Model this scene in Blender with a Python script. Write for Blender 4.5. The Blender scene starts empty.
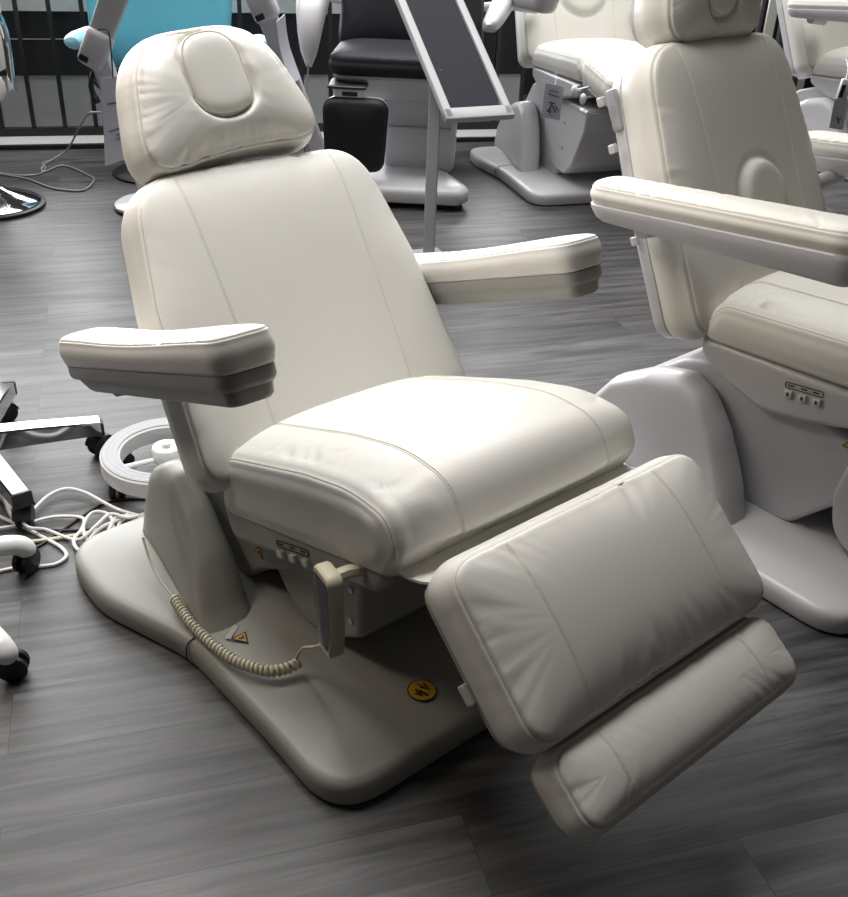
import bpy, bmesh, math, random
from math import sin, cos, pi, radians, sqrt, atan2, exp
from mathutils import Vector, Matrix, noise
from mathutils.bvhtree import BVHTree
from mathutils.kdtree import KDTree

SC = bpy.context.scene
COL = SC.collection
random.seed(7)

# ------------------------------------------------------------------ camera
F_PX, CAM_H = 1000.0, 1.45
NADIR = (352.0, 2120.0)
CX, CY = 424.0, 448.5

def norm(v):
    return Vector(v).normalized()

_d = norm((NADIR[0] - CX, -(NADIR[1] - CY), -F_PX))
_up = -_d
_fw = Vector((0, 0, -1))
_fh = (_fw - _fw.dot(_up) * _up).normalized()
_rt = _fh.cross(_up)
ROT = Matrix((_rt, _fh, _up))            # world = ROT @ camera vector
cam_data = bpy.data.cameras.new('camera')
cam = bpy.data.objects.new('camera', cam_data)
COL.objects.link(cam)
cam_data.sensor_fit = 'HORIZONTAL'
cam_data.sensor_width = 36.0
cam_data.lens = F_PX * 36.0 / 848.0
cam_data.clip_end = 60
M4 = ROT.to_4x4()
M4.translation = Vector((0, 0, CAM_H))
cam.matrix_world = M4
SC.camera = cam

# ------------------------------------------------------------------ materials
def principled(name, col, rough=0.5, metal=0.0, spec=0.5, coat=0.0):
    m = bpy.data.materials.new(name)
    m.use_nodes = True
    b = m.node_tree.nodes['Principled BSDF']
    b.inputs['Base Color'].default_value = (*col, 1)
    b.inputs['Roughness'].default_value = rough
    b.inputs['Metallic'].default_value = metal
    b.inputs['Specular IOR Level'].default_value = spec
    b.inputs['Coat Weight'].default_value = coat
    return m

def add_bump(m, scale, strength, dist=0.002, tex='noise'):
    nt = m.node_tree
    b = nt.nodes['Principled BSDF']
    tc = nt.nodes.new('ShaderNodeTexCoord')
    if tex == 'noise':
        t = nt.nodes.new('ShaderNodeTexNoise')
        t.inputs['Scale'].default_value = scale
        t.inputs['Detail'].default_value = 4
        out = t.outputs['Fac']
    else:
        t = nt.nodes.new('ShaderNodeTexVoronoi')
        t.inputs['Scale'].default_value = scale
        out = t.outputs['Distance']
    bp = nt.nodes.new('ShaderNodeBump')
    bp.inputs['Strength'].default_value = strength
    bp.inputs['Distance'].default_value = dist
    nt.links.new(tc.outputs['Object'], t.inputs['Vector'])
    nt.links.new(out, bp.inputs['Height'])
    nt.links.new(bp.outputs['Normal'], b.inputs['Normal'])
    return m

def add_mottle(m, col_a, col_b, scale=4.0):
    nt = m.node_tree
    b = nt.nodes['Principled BSDF']
    tc = nt.nodes.new('ShaderNodeTexCoord')
    t = nt.nodes.new('ShaderNodeTexNoise')
    t.inputs['Scale'].default_value = scale
    t.inputs['Detail'].default_value = 3
    r = nt.nodes.new('ShaderNodeValToRGB')
    r.color_ramp.elements[0].position = 0.35
    r.color_ramp.elements[1].position = 0.65
    r.color_ramp.elements[0].color = (*col_a, 1)
    r.color_ramp.elements[1].color = (*col_b, 1)
    nt.links.new(tc.outputs['Object'], t.inputs['Vector'])
    nt.links.new(t.outputs['Fac'], r.inputs['Fac'])
    nt.links.new(r.outputs['Color'], b.inputs['Base Color'])
    return m

M = {}
M['ivory'] = add_bump(add_mottle(principled('ivory_leather', (.78, .74, .65), .42, spec=.4), (.735, .718, .675), (.765, .748, .706), 3), 420, .12, .001, 'voronoi')
M['white_leather'] = add_bump(add_mottle(principled('white_leather', (.72, .70, .65), .42, spec=.4), (.70, .68, .62), (.73, .71, .66), 3), 420, .12, .001, 'voronoi')
M['thread'] = principled('thread', (.70, .67, .60), .6)
M['piping'] = principled('piping', (.58, .54, .46), .5)
M['shell'] = principled('grey_beige_plastic', (.33, .327, .302), .42)
M['white_plastic'] = principled('white_plastic', (.55, .54, .555), .35)
M['white_gloss'] = principled('white_gloss', (.80, .80, .80), .2)
M['black_leather'] = add_bump(principled('charcoal_leather', (.020, .021, .026), .55, spec=.25), 400, .12, .001, 'voronoi')
M['blue'] = principled('blue_vinyl', (.14, .48, .61), .35)
M['blue_light'] = principled('light_blue_vinyl', (.30, .60, .70), .35)
M['black'] = principled('black_plastic', (.012, .012, .013), .45)
M['black_metal'] = principled('black_metal', (.010, .010, .012), .4)
M['chrome'] = principled('chrome', (.58, .58, .60), .08, metal=1)
M['steel'] = principled('brushed_steel', (.55, .55, .57), .3, metal=1)
M['grey_metal'] = principled('grey_painted_metal', (.40, .40, .42), .4)
M['panel_dark'] = principled('dark_panel', (.020, .019, .028), .6, spec=.12)
M['yellow'] = principled('yellow_sticker', (.62, .38, .03), .5)
M['ochre'] = principled('ochre_sticker', (.62, .34, .02), .5)
M['ink'] = principled('dark_ink', (.02, .018, .018), .6)
M['grey_ink'] = principled('grey_ink', (.12, .12, .14), .6)
M['paper'] = principled('white_paper', (.66, .65, .74), .6)
M['label_white'] = principled('label_white', (.6, .58, .54), .5)
M['cable_white'] = principled('white_cable', (.72, .71, .70), .4)
M['cable_cream'] = principled('cream_cable', (.62, .58, .44), .45)
M['cable_grey'] = principled('grey_cable', (.25, .25, .25), .4)
M['ring_grey'] = principled('grey_ring_strip', (.27, .28, .30), .5)
M['screen'] = principled('screen', (.03, .03, .045), .15)
M['wall_grey'] = principled('grey_wall_paint', (.36, .355, .345), .8)
M['wall_pale'] = add_mottle(principled('pale_ledge', (.6, .59, .57), .7), (.5, .49, .47), (.7, .69, .67), 6)
M['wall_black'] = principled('black_wall', (.006, .006, .007), .6)
M['kerb'] = principled('kerb_concrete', (.45, .45, .44), .7)
M['pink'] = principled('salmon_card', (.62, .32, .24), .6)
M['beige'] = principled('beige_card', (.55, .51, .45), .6)
M['olive'] = principled('olive_grey', (.12, .115, .10), .6)

def plastic_film():
    m = principled('clear_film', (.75, .75, .85), .15)
    b = m.node_tree.nodes['Principled BSDF']
    b.inputs['Transmission Weight'].default_value = .6
    b.inputs['Alpha'].default_value = .55
    return m
M['film'] = plastic_film()

def floor_material(angle):
    m = principled('grey_wood_planks', (.2, .2, .2), .4)
    nt = m.node_tree
    b = nt.nodes['Principled BSDF']
    L = nt.links.new
    N = nt.nodes.new
    tc = N('ShaderNodeTexCoord')
    mp = N('ShaderNodeMapping')
    mp.inputs['Rotation'].default_value = (0, 0, -angle)
    mp.inputs['Location'].default_value = (.33, .055, 0)
    L(tc.outputs['Object'], mp.inputs['Vector'])
    br = N('ShaderNodeTexBrick')
    br.offset = .37
    br.offset_frequency = 2
    br.inputs['Scale'].default_value = 1
    br.inputs['Mortar Size'].default_value = .0011
    br.inputs['Mortar Smooth'].default_value = .3
    br.inputs['Brick Width'].default_value = 1.22
    br.inputs['Row Height'].default_value = .165
    br.inputs['Bias'].default_value = 0
    br.inputs['Color1'].default_value = (.0, .0, .0, 1)
    br.inputs['Color2'].default_value = (1, 1, 1, 1)
    br.inputs['Mortar'].default_value = (.5, .5, .5, 1)
    L(mp.outputs['Vector'], br.inputs['Vector'])
    # long grain
    mp2 = N('ShaderNodeMapping')
    mp2.inputs['Scale'].default_value = (1.5, 20, 1)
    L(mp.outputs['Vector'], mp2.inputs['Vector'])
    addv = N('ShaderNodeVectorMath'); addv.operation = 'ADD'
    sc = N('ShaderNodeVectorMath'); sc.operation = 'SCALE'; sc.inputs['Scale'].default_value = 7
    L(br.outputs['Color'], sc.inputs[0])
    L(mp2.outputs['Vector'], addv.inputs[0]); L(sc.outputs['Vector'], addv.inputs[1])
    n1 = N('ShaderNodeTexNoise'); n1.inputs['Scale'].default_value = 1.6; n1.inputs['Detail'].default_value = 7; n1.inputs['Roughness'].default_value = .62; n1.inputs['Distortion'].default_value = .5
    L(addv.outputs['Vector'], n1.inputs['Vector'])
    mp3 = N('ShaderNodeMapping'); mp3.inputs['Scale'].default_value = (6, 130, 1)
    L(mp.outputs['Vector'], mp3.inputs['Vector'])
    n2 = N('ShaderNodeTexNoise'); n2.inputs['Scale'].default_value = 1.5; n2.inputs['Detail'].default_value = 3
    L(mp3.outputs['Vector'], n2.inputs['Vector'])
    # dark cracks: thin streaks of a stretched noise
    mp4 = N('ShaderNodeMapping'); mp4.inputs['Scale'].default_value = (1.6, 26, 1)
    L(mp.outputs['Vector'], mp4.inputs['Vector'])
    n3 = N('ShaderNodeTexNoise'); n3.inputs['Scale'].default_value = 1.3; n3.inputs['Detail'].default_value = 5; n3.inputs['Distortion'].default_value = .8
    L(mp4.outputs['Vector'], n3.inputs['Vector'])
    r3 = N('ShaderNodeValToRGB'); r3.color_ramp.elements[0].position = .66; r3.color_ramp.elements[1].position = .76
    r3.color_ramp.elements[0].color = (1, 1, 1, 1); r3.color_ramp.elements[1].color = (.38, .38, .38, 1)
    L(n3.outputs['Fac'], r3.inputs['Fac'])
    r1 = N('ShaderNodeValToRGB')
    r1.color_ramp.elements[0].position = .36; r1.color_ramp.elements[1].position = .66
    r1.color_ramp.elements[0].color = (.028, .027, .028, 1); r1.color_ramp.elements[1].color = (.105, .102, .104, 1)
    L(n1.outputs['Fac'], r1.inputs['Fac'])
    mx = N('ShaderNodeMix'); mx.data_type = 'RGBA'; mx.blend_type = 'MULTIPLY'; mx.inputs['Factor'].default_value = 1
    r2 = N('ShaderNodeValToRGB'); r2.color_ramp.elements[0].color = (.86, .86, .86, 1); r2.color_ramp.elements[1].color = (1.1, 1.1, 1.1, 1)
    L(n2.outputs['Fac'], r2.inputs['Fac'])
    L(r1.outputs['Color'], mx.inputs[6]); L(r2.outputs['Color'], mx.inputs[7])
    mx2 = N('ShaderNodeMix'); mx2.data_type = 'RGBA'; mx2.blend_type = 'MULTIPLY'; mx2.inputs['Factor'].default_value = 1
    r4 = N('ShaderNodeValToRGB'); r4.color_ramp.elements[0].color = (.80, .80, .80, 1); r4.color_ramp.elements[1].color = (1.22, 1.22, 1.22, 1)
    L(br.outputs['Color'], r4.inputs['Fac'])
    L(mx.outputs[2], mx2.inputs[6]); L(r4.outputs['Color'], mx2.inputs[7])
    mx3 = N('ShaderNodeMix'); mx3.data_type = 'RGBA'; mx3.blend_type = 'MULTIPLY'; mx3.inputs['Factor'].default_value = 1
    L(mx2.outputs[2], mx3.inputs[6]); L(r3.outputs['Color'], mx3.inputs[7])
    mx4 = N('ShaderNodeMix'); mx4.data_type = 'RGBA'
    mx4.inputs[7].default_value = (.022, .022, .022, 1)
    L(br.outputs['Fac'], mx4.inputs['Factor']); L(mx3.outputs[2], mx4.inputs[6])
    L(mx4.outputs[2], b.inputs['Base Color'])
    bp = N('ShaderNodeBump'); bp.inputs['Strength'].default_value = .15; bp.inputs['Distance'].default_value = .002
    L(n2.outputs['Fac'], bp.inputs['Height']); L(bp.outputs['Normal'], b.inputs['Normal'])
    b.inputs['Roughness'].default_value = .46
    b.inputs['Specular IOR Level'].default_value = .6
    return m

# ------------------------------------------------------------------ object helpers
def tag(o, label=None, cat=None, group=None, kind=None):
    if label: o['label'] = label
    if cat: o['category'] = cat
    if group: o['group'] = group
    if kind: o['kind'] = kind
    return o

def thing(name, label, cat, loc=(0, 0, 0), rz=0.0, group=None):
    o = bpy.data.objects.new(name, None)
    COL.objects.link(o)
    o.empty_display_size = .05
    o.location = loc
    o.rotation_euler = (0, 0, rz)
    return tag(o, label, cat, group)

def mesh_obj(name, verts, faces, mat, parent=None, smooth=True, angle=40, recalc=True):
    me = bpy.data.meshes.new(name)
    me.from_pydata([tuple(v) for v in verts], [], faces)
    if recalc:
        bm = bmesh.new(); bm.from_mesh(me)
        bmesh.ops.recalc_face_normals(bm, faces=bm.faces)
        bm.to_mesh(me); bm.free()
    if smooth:
        me.shade_smooth()
        if angle: me.set_sharp_from_angle(angle=radians(angle))
    me.materials.append(mat)
    o = bpy.data.objects.new(name, me)
    COL.objects.link(o)
    if parent: o.parent = parent
    return o

class MB:
    """collects shapes into one mesh"""
    def __init__(s): s.v = []; s.f = []
    def add(s, v, f):
        k = len(s.v); s.v += [Vector(p) for p in v]; s.f += [tuple(i + k for i in q) for q in f]; return s
    def rings(s, rings, closed=True, cap0=True, cap1=True):
        n = len(rings[0]); v = []; f = []
        for r in rings: v += r
        for i in range(len(rings) - 1):
            for j in range(n if closed else n - 1):
                a = i * n + j; b = i * n + (j + 1) % n
                f.append((a, b, b + n, a + n))
        if cap0: f.append(tuple(range(n))[::-1])
        if cap1: f.append(tuple(range((len(rings) - 1) * n, len(rings) * n)))
        return s.add(v, f)
    def tube(s, pts, r, seg=8, cap=True):
        pts = [Vector(p) for p in pts]
        rad = r if isinstance(r, (list, tuple)) else [r] * len(pts)
        rings = []
        t0 = (pts[1] - pts[0]).normalized()
        nv = t0.orthogonal().normalized()
        for i, p in enumerate(pts):
            a = pts[max(i - 1, 0)]; c = pts[min(i + 1, len(pts) - 1)]
            t = (c - a)
            if t.length < 1e-9: t = t0
            t.normalize()
            nv = (nv - nv.dot(t) * t)
            if nv.length < 1e-6: nv = t.orthogonal()
            nv.normalize()
            bv = t.cross(nv)
            rings.append([p + (nv * cos(2 * pi * k / seg) + bv * sin(2 * pi * k / seg)) * rad[i] for k in range(seg)])
        return s.rings(rings, True, cap, cap)
    def box(s, c, size, rot=None, bev=0.0):
        sx, sy, sz = [x / 2 for x in size]
        if bev <= 0:
            v = [Vector((x, y, z)) for z in (-sz, sz) for x, y in ((-sx, -sy), (sx, -sy), (sx, sy), (-sx, sy))]
            f = [(3, 2, 1, 0), (4, 5, 6, 7), (0, 1, 5, 4), (1, 2, 6, 5), (2, 3, 7, 6), (3, 0, 4, 7)]
        else:
            ol = rpoly([(-sx, -sy), (sx, -sy), (sx, sy), (-sx, sy)], bev * 1.2, 40)
            mb = MB()
            mb.rings([[Vector((p[0], p[1], z)) for p in inset(ol, d)] for d, z in
                      ((bev * 1.1, -sz), (bev, -sz), (bev * .3, -sz + bev * .3), (0, -sz + bev), (0, sz - bev), (bev * .3, sz - bev * .3), (bev, sz), (bev * 1.1, sz))])
            v, f = mb.v, mb.f
        if rot is not None: v = [rot @ p for p in v]
        return s.add([p + Vector(c) for p in v], f)
    def lathe(s, prof, c=(0, 0, 0), seg=32, rot=None):
        rings = []
        for r, z in prof:
            ring = [Vector((max(r, 1e-5) * cos(2 * pi * k / seg), max(r, 1e-5) * sin(2 * pi * k / seg), z)) for k in range(seg)]
            if rot is not None: ring = [rot @ p for p in ring]
            rings.append([p + Vector(c) for p in ring])
        return s.rings(rings)
    def ell(s, c, r, rot=None, nu=20, nv=12):
        prof = [(sin(pi * i / nv), -cos(pi * i / nv)) for i in range(nv + 1)]
        rings = []
        for q, z in prof:
            ring = [Vector((max(q, 1e-4) * cos(2 * pi * k / nu) * r[0], max(q, 1e-4) * sin(2 * pi * k / nu) * r[1], z * r[2])) for k in range(nu)]
            if rot is not None: ring = [rot @ p for p in ring]
            rings.append([p + Vector(c) for p in ring])
        return s.rings(rings)
    def obj(s, name, mat, parent=None, angle=40, smooth=True):
        return mesh_obj(name, s.v, s.f, mat, parent, smooth, angle)

# ------------------------------------------------------------------ 2D outline helpers
def resample(pts, n, closed=True):
    P = [Vector(p[:2]) for p in pts]
    if closed: P = P + [P[0]]
    L = [0]
    for a, b in zip(P, P[1:]): L.append(L[-1] + (b - a).length)
    out = []; j = 0
    m = n if closed else n - 1
    for i in range(n):
        t = L[-1] * i / m
        while j < len(P) - 2 and L[j + 1] < t: j += 1
        d = L[j + 1] - L[j]
        out.append(P[j].lerp(P[j + 1], (t - L[j]) / d if d > 1e-12 else 0))
    return out

def rpoly(pts, r, n=120):
    """rounded polygon (counter-clockwise), r a number or one radius per corner"""
    k = len(pts); out = []
    R = r if isinstance(r, (list, tuple)) else [r] * k
    for i in range(k):
        p = Vector(pts[i]); a = Vector(pts[i - 1]); b = Vector(pts[(i + 1) % k])
        da = (a - p); db = (b - p)
        la, lb = da.length, db.length
        da.normalize(); db.normalize()
        ang = da.angle(db)
        d = min(R[i] / max(math.tan(ang / 2), 1e-4), la * .49, lb * .49)
        if d < 1e-6 or R[i] <= 0:
            out.append(p); continue
        p0 = p + da * d; p1 = p + db * d
        for q in range(9):
            t = q / 8
            out.append(p0 * (1 - t) ** 2 + p * 2 * t * (1 - t) * (1 - .0) + p1 * t * t)
    return resample(out, n)

def area2(ol):
    return sum(a.x * b.y - b.x * a.y for a, b in zip(ol, ol[1:] + ol[:1]))

def normals2(ol):
    s = 1 if area2(ol) > 0 else -1
    n = len(ol); out = []
    for i in range(n):
        t = ol[(i + 1) % n] - ol[i - 1]
        v = Vector((-t.y, t.x)) * s
        out.append(v.normalized() if v.length > 1e-9 else Vector((0, 0)))
    return out

def spine_of(ol):
    """medial segment of an outline: (centre, axis, half length, half width)"""
    n = len(ol)
    c = sum(ol, Vector((0, 0))) / n
    sxx = sum((p.x - c.x) ** 2 for p in ol); syy = sum((p.y - c.y) ** 2 for p in ol); sxy = sum((p.x - c.x) * (p.y - c.y) for p in ol)
    th = .5 * atan2(2 * sxy, sxx - syy)
    ax = Vector((cos(th), sin(th))); ay = Vector((-ax.y, ax.x))
    X = [(p - c).dot(ax) for p in ol]; Y = [(p - c).dot(ay) for p in ol]
    c = c + ax * (max(X) + min(X)) / 2 + ay * (max(Y) + min(Y)) / 2
    hl = (max(X) - min(X)) / 2; hw = (max(Y) - min(Y)) / 2
    return c, ax, max(hl - hw, 0), max(min(hw, hl), 1e-4)

def inset(ol, d, dm=.008):
    """inset by d: a true offset up to dm, the rest a pull towards the medial segment (never folds over)"""
    if abs(d) < 1e-9: return [p.copy() for p in ol]
    d0 = min(d, dm)
    out = [p + q * d0 for p, q in zip(ol, normals2(ol))]
    if d > dm:
        c, ax, hs, hw = spine_of(ol)
        k = min((d - dm) / hw, .97)
        out = [p.lerp(c + ax * max(-hs, min(hs, (p - c).dot(ax))), k) for p in out]
    return out

def catmull(pts, n=8):
    P = [Vector(p) for p in pts]
    out = []
    for i in range(len(P) - 1):
        p0 = P[max(i - 1, 0)]; p1 = P[i]; p2 = P[i + 1]; p3 = P[min(i + 2, len(P) - 1)]
        for k in range(n):
            t = k / n
            out.append(.5 * ((2 * p1) + (p2 - p0) * t + (2 * p0 - 5 * p1 + 4 * p2 - p3) * t * t + (3 * p1 - p0 - 3 * p2 + p3) * t ** 3))
    out.append(P[-1])
    return out

def ccatmull2(pts, n=120):
    P = [Vector((p[0], p[1])) for p in pts]; k = len(P); out = []
    for i in range(k):
        p0, p1, p2, p3 = P[i - 1], P[i], P[(i + 1) % k], P[(i + 2) % k]
        for q in range(10):
            t = q / 10
            out.append(.5 * ((2 * p1) + (p2 - p0) * t + (2 * p0 - 5 * p1 + 4 * p2 - p3) * t * t + (3 * p1 - p0 - 3 * p2 + p3) * t ** 3))
    return resample(out, n)

# ------------------------------------------------------------------ cushions
def cushion(name, ol, T, xf, mat, parent, rr=.03, dome=.02, bulge=.006, wr=.0035, wr_side=.3, stitches=(), seam=True,
            seam_part=None, piping_name='piping', dents=None, nin=30, rb=.012, seed=0, stitch_mat='thread', wr_freq=50):
    """padded cushion: outline ol in (a, b), thickness T along c; xf maps (a, b, c) to the chair's frame"""
    n = len(ol)
    nm = normals2(ol)
    a0 = min(p.x for p in ol); a1 = max(p.x for p in ol); b0 = min(p.y for p in ol); b1 = max(p.y for p in ol)
    h = min(a1 - a0, b1 - b0) / 2
    ka = ((a1 - a0) / 2 - h + .004) / ((a1 - a0) / 2); kb = ((b1 - b0) / 2 - h + .004) / ((b1 - b0) / 2)
    ac, bc = (a0 + a1) / 2, (b0 + b1) / 2
    if (a1 - a0) > (b1 - b0): sp = lambda p: Vector((ac + (p.x - ac) * ka, bc))
    else: sp = lambda p: Vector((ac, bc + (p.y - bc) * kb))
    S = [0]
    for i in range(n): S.append(S[-1] + (ol[(i + 1) % n] - ol[i]).length)
    cd = [max(.12, 1 - 1.6 * nm[i - 4].angle(nm[(i + 4) % n], 0)) for i in range(n)]
    ri = rr * (1 - cos(1.26)); T1 = T - rr + rr * sin(1.26)
    dt = dome + T - T1
    px = max(1.8, .32 * ((a1 - a0) / 2 - ri) / dt); py = max(1.8, .32 * ((b1 - b0) / 2 - ri) / dt)
    rim = [p + q * ri for p, q in zip(ol, nm)]
    kd = KDTree(n)
    for i, p in enumerate(rim): kd.insert((p.x, p.y, 0), i)
    kd.balance()
    prof = []                             # (inset, t_inner, c, seam distance)
    prof.append(('in', .9, 0, None)); prof.append(('in', .3, 0, None))
    for k in range(5):
        q = pi / 2 * k / 4
        prof.append(('off', rb * (1 - sin(q)), rb * (1 - cos(q)), None))
    ns = 8
    for k in range(1, ns):
        t = k / ns
        c = rb + (T - rr - rb) * t
        prof.append(('off', -bulge * sin(pi * t), c, 'side'))
    seam_idx = None
    for k in range(0, 9):
        q = 1.26 * k / 8
        prof.append(('off', rr * (1 - cos(q)), T - rr + rr * sin(q), 'arc'))
        if k == 4: seam_idx = len(prof) - 1
    d_in = rr
    for k in range(1, nin + 1):
        prof.append(('in2', (k / nin) ** 1.15, T, None))
    def hfun(v):
        fx = max(1e-3, 1 - abs((v.x - (a0 + a1) / 2) / ((a1 - a0) / 2 - ri)) ** px)
        fy = max(1e-3, 1 - abs((v.y - (b0 + b1) / 2) / ((b1 - b0) / 2 - ri)) ** py)
        return 1.41421 / sqrt(fx ** -2 + fy ** -2)
    hrim = [hfun(v) for v in rim]
    rings = []
    seam_pts = None
    for pi_, (kind, d, c, info) in enumerate(prof):
        ring = []
        for i, p in enumerate(ol):
            if kind == 'off': q = p + nm[i] * d; cc = c; dist = abs(pi_ - seam_idx) * rr * .19
            elif kind == 'in': q = (p + nm[i] * rb).lerp(sp(p), d); cc = c; dist = 9
            else:
                e = p + nm[i] * ri
                s_ = sp(p)
                q = e.lerp(s_, d)
                rd = kd.find((q.x, q.y, 0))[2]
                cc = T1 + dt * (hfun(q) - hrim[i] * (1 - d) ** 6)
                dist = rr * .6 + rd
            if pi_ > 6:
                w = noise.noise(Vector((S[i] * wr_freq, dist * 9 + seed, seed * 3.1)))
                w2 = max(0, noise.noise(Vector((S[i] * 4.5 + seed * 7, dist * 2, 5.2))) + .42)
                if dist < 9:
                    amp = wr * 2.6 * exp(-dist / .026) * w2 * cd[i]
                    if pi_ < seam_idx: amp *= wr_side; q = q + nm[i] * (abs(w) * amp * 2.4)
                    elif pi_ > seam_idx: cc -= abs(w) * amp * 3.0
                if pi_ > seam_idx:
                    for fn in stitches: cc -= .0010 * exp(-(fn(q) / .006) ** 2)
                    if dents: cc += dents(q)
            if pi_ == seam_idx and seam:
                q = q + nm[i] * .003; cc -= .003
            ring.append(Vector((q.x, q.y, cc)))
        rings.append(ring)
        if pi_ == seam_idx: seam_pts = ring
    mb = MB()
    mb.rings(rings, True, True, False)
    local = mb.v
    bvh = BVHTree.FromPolygons([tuple(v) for v in local], mb.f)
    mb.v = [xf(v) for v in local]
    o = mb.obj(name, mat, parent, angle=None)
    if seam:
        sel = seam_pts
        if seam_part: sel = [p for p in seam_pts if seam_part(p)]
        mbp = MB()
        off = [Vector((p.x, p.y, p.z)) for p in sel]
        pts = [xf(p) for p in off]
        if not seam_part: pts = pts + [pts[0]]
        mbp.tube(pts, .0023, 6)
        mbp.obj(piping_name, M['piping'], o)
    def height(a, b):
        hit = bvh.ray_cast(Vector((a, b, 5)), Vector((0, 0, -1)))
        return hit[0].z if hit[0] else None
    return o, height, xf

def stitch_line(o, height, xf, pts2, mat, name='stitching', gap=.0045, dash=.005, double=.0035):
    """two close rows of short thread stitches along pts2 on the cushion"""
    P = resample(pts2, 90, closed=False)
    mb = MB()
    for s in ((-1, 1) if double else (0,)):
        q = []
        for i, p in enumerate(P):
            t = P[min(i + 1, len(P) - 1)] - P[max(i - 1, 0)]
            nrm = Vector((-t.y, t.x)).normalized() * (double / 2 * s)
            z = height(p.x + nrm.x, p.y + nrm.y)
            if z is None: continue
            q.append(xf(Vector((p.x + nrm.x, p.y + nrm.y, z + .0002))))
        if len(q) > 3: mb.tube(q, .0008, 5)
    if mb.v: mb.obj(name, mat, o)

# profile extruded sideways (outline in (u, z), extruded along v)
def prism_v(ol, v0, v1, r=.01, fn=None, n_r=4, crown=0.0, nmid=1):
    rings = []
    def ring(d, v): return [Vector((p.x, v, p.y)) for p in inset(ol, d)]
    rings.append(ring(r + .004, v0))
    for k in range(n_r + 1):
        q = pi / 2 * k / n_r
        rings.append(ring(r * (1 - sin(q)), v0 + r * (1 - cos(q))))
    for k in range(1, nmid):
        t = k / nmid
        rings.append(ring(-crown * sin(pi * t), v0 + r + (v1 - v0 - 2 * r) * t))
    for k in range(n_r + 1):
        q = pi / 2 * (1 - k / n_r)
        rings.append(ring(r * (1 - sin(q)), v1 - r * (1 - cos(q))))
    rings.append(ring(r + .004, v1))
    if fn: rings = [[fn(p) for p in rg] for rg in rings]
    return MB().rings(rings)

def slab(ol, levels, fn=None):
    """stack of inset outlines: levels = (inset, z)"""
    rings = [[Vector((p.x, p.y, z)) for p in inset(ol, d)] for d, z in levels]
    if fn: rings = [[fn(p) for p in rg] for rg in rings]
    return MB().rings(rings)

def plane_xf(o, da, db, dc):
    o, da, db, dc = map(Vector, (o, da, db, dc))
    return lambda p: o + da * p[0] + db * p[1] + dc * p[2]

def sticker_triangle(parent, xf, s=.022, mat='yellow'):
    k = [Vector((-s, -s * .6)), Vector((s, -s * .6)), Vector((0, s))]
    def tri(f, z): return [xf(Vector((p.x * f, p.y * f, z))) for p in k]
    o = MB().rings([tri(1, 0), tri(1, .0006)]).obj('warning_sticker', M['ink'], parent, smooth=False)
    MB().rings([tri(.72, .0006), tri(.72, .001)]).obj('sticker_field', M[mat], o, smooth=False)
    mb = MB()
    for a, b, w in (((-.25 * s, -.25 * s), (.3 * s, .0), .18 * s), ((0, -.3 * s), (.05 * s, .35 * s), .14 * s)):
        a = Vector(a); b = Vector(b); t = (b - a).normalized(); nn = Vector((-t.y, t.x)) * w / 2
        q = [a - nn, b - nn, b + nn, a + nn]
        mb.rings([[xf(Vector((p.x, p.y, z))) for p in q] for z in (.001, .0013)])
    mb.obj('sticker_mark', M['ink'], o, smooth=False)
    return o

# ------------------------------------------------------------------ treatment chairs
def uz(u, z, v=0.0): return Vector((u, v, z))

def line_frame(p0, p1):
    """direction along and the face normal (up / front side) of a line in the (u, z) plane"""
    d = Vector((p1[0] - p0[0], p1[1] - p0[1])); L = d.length; d.normalize()
    return d, L

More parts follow.
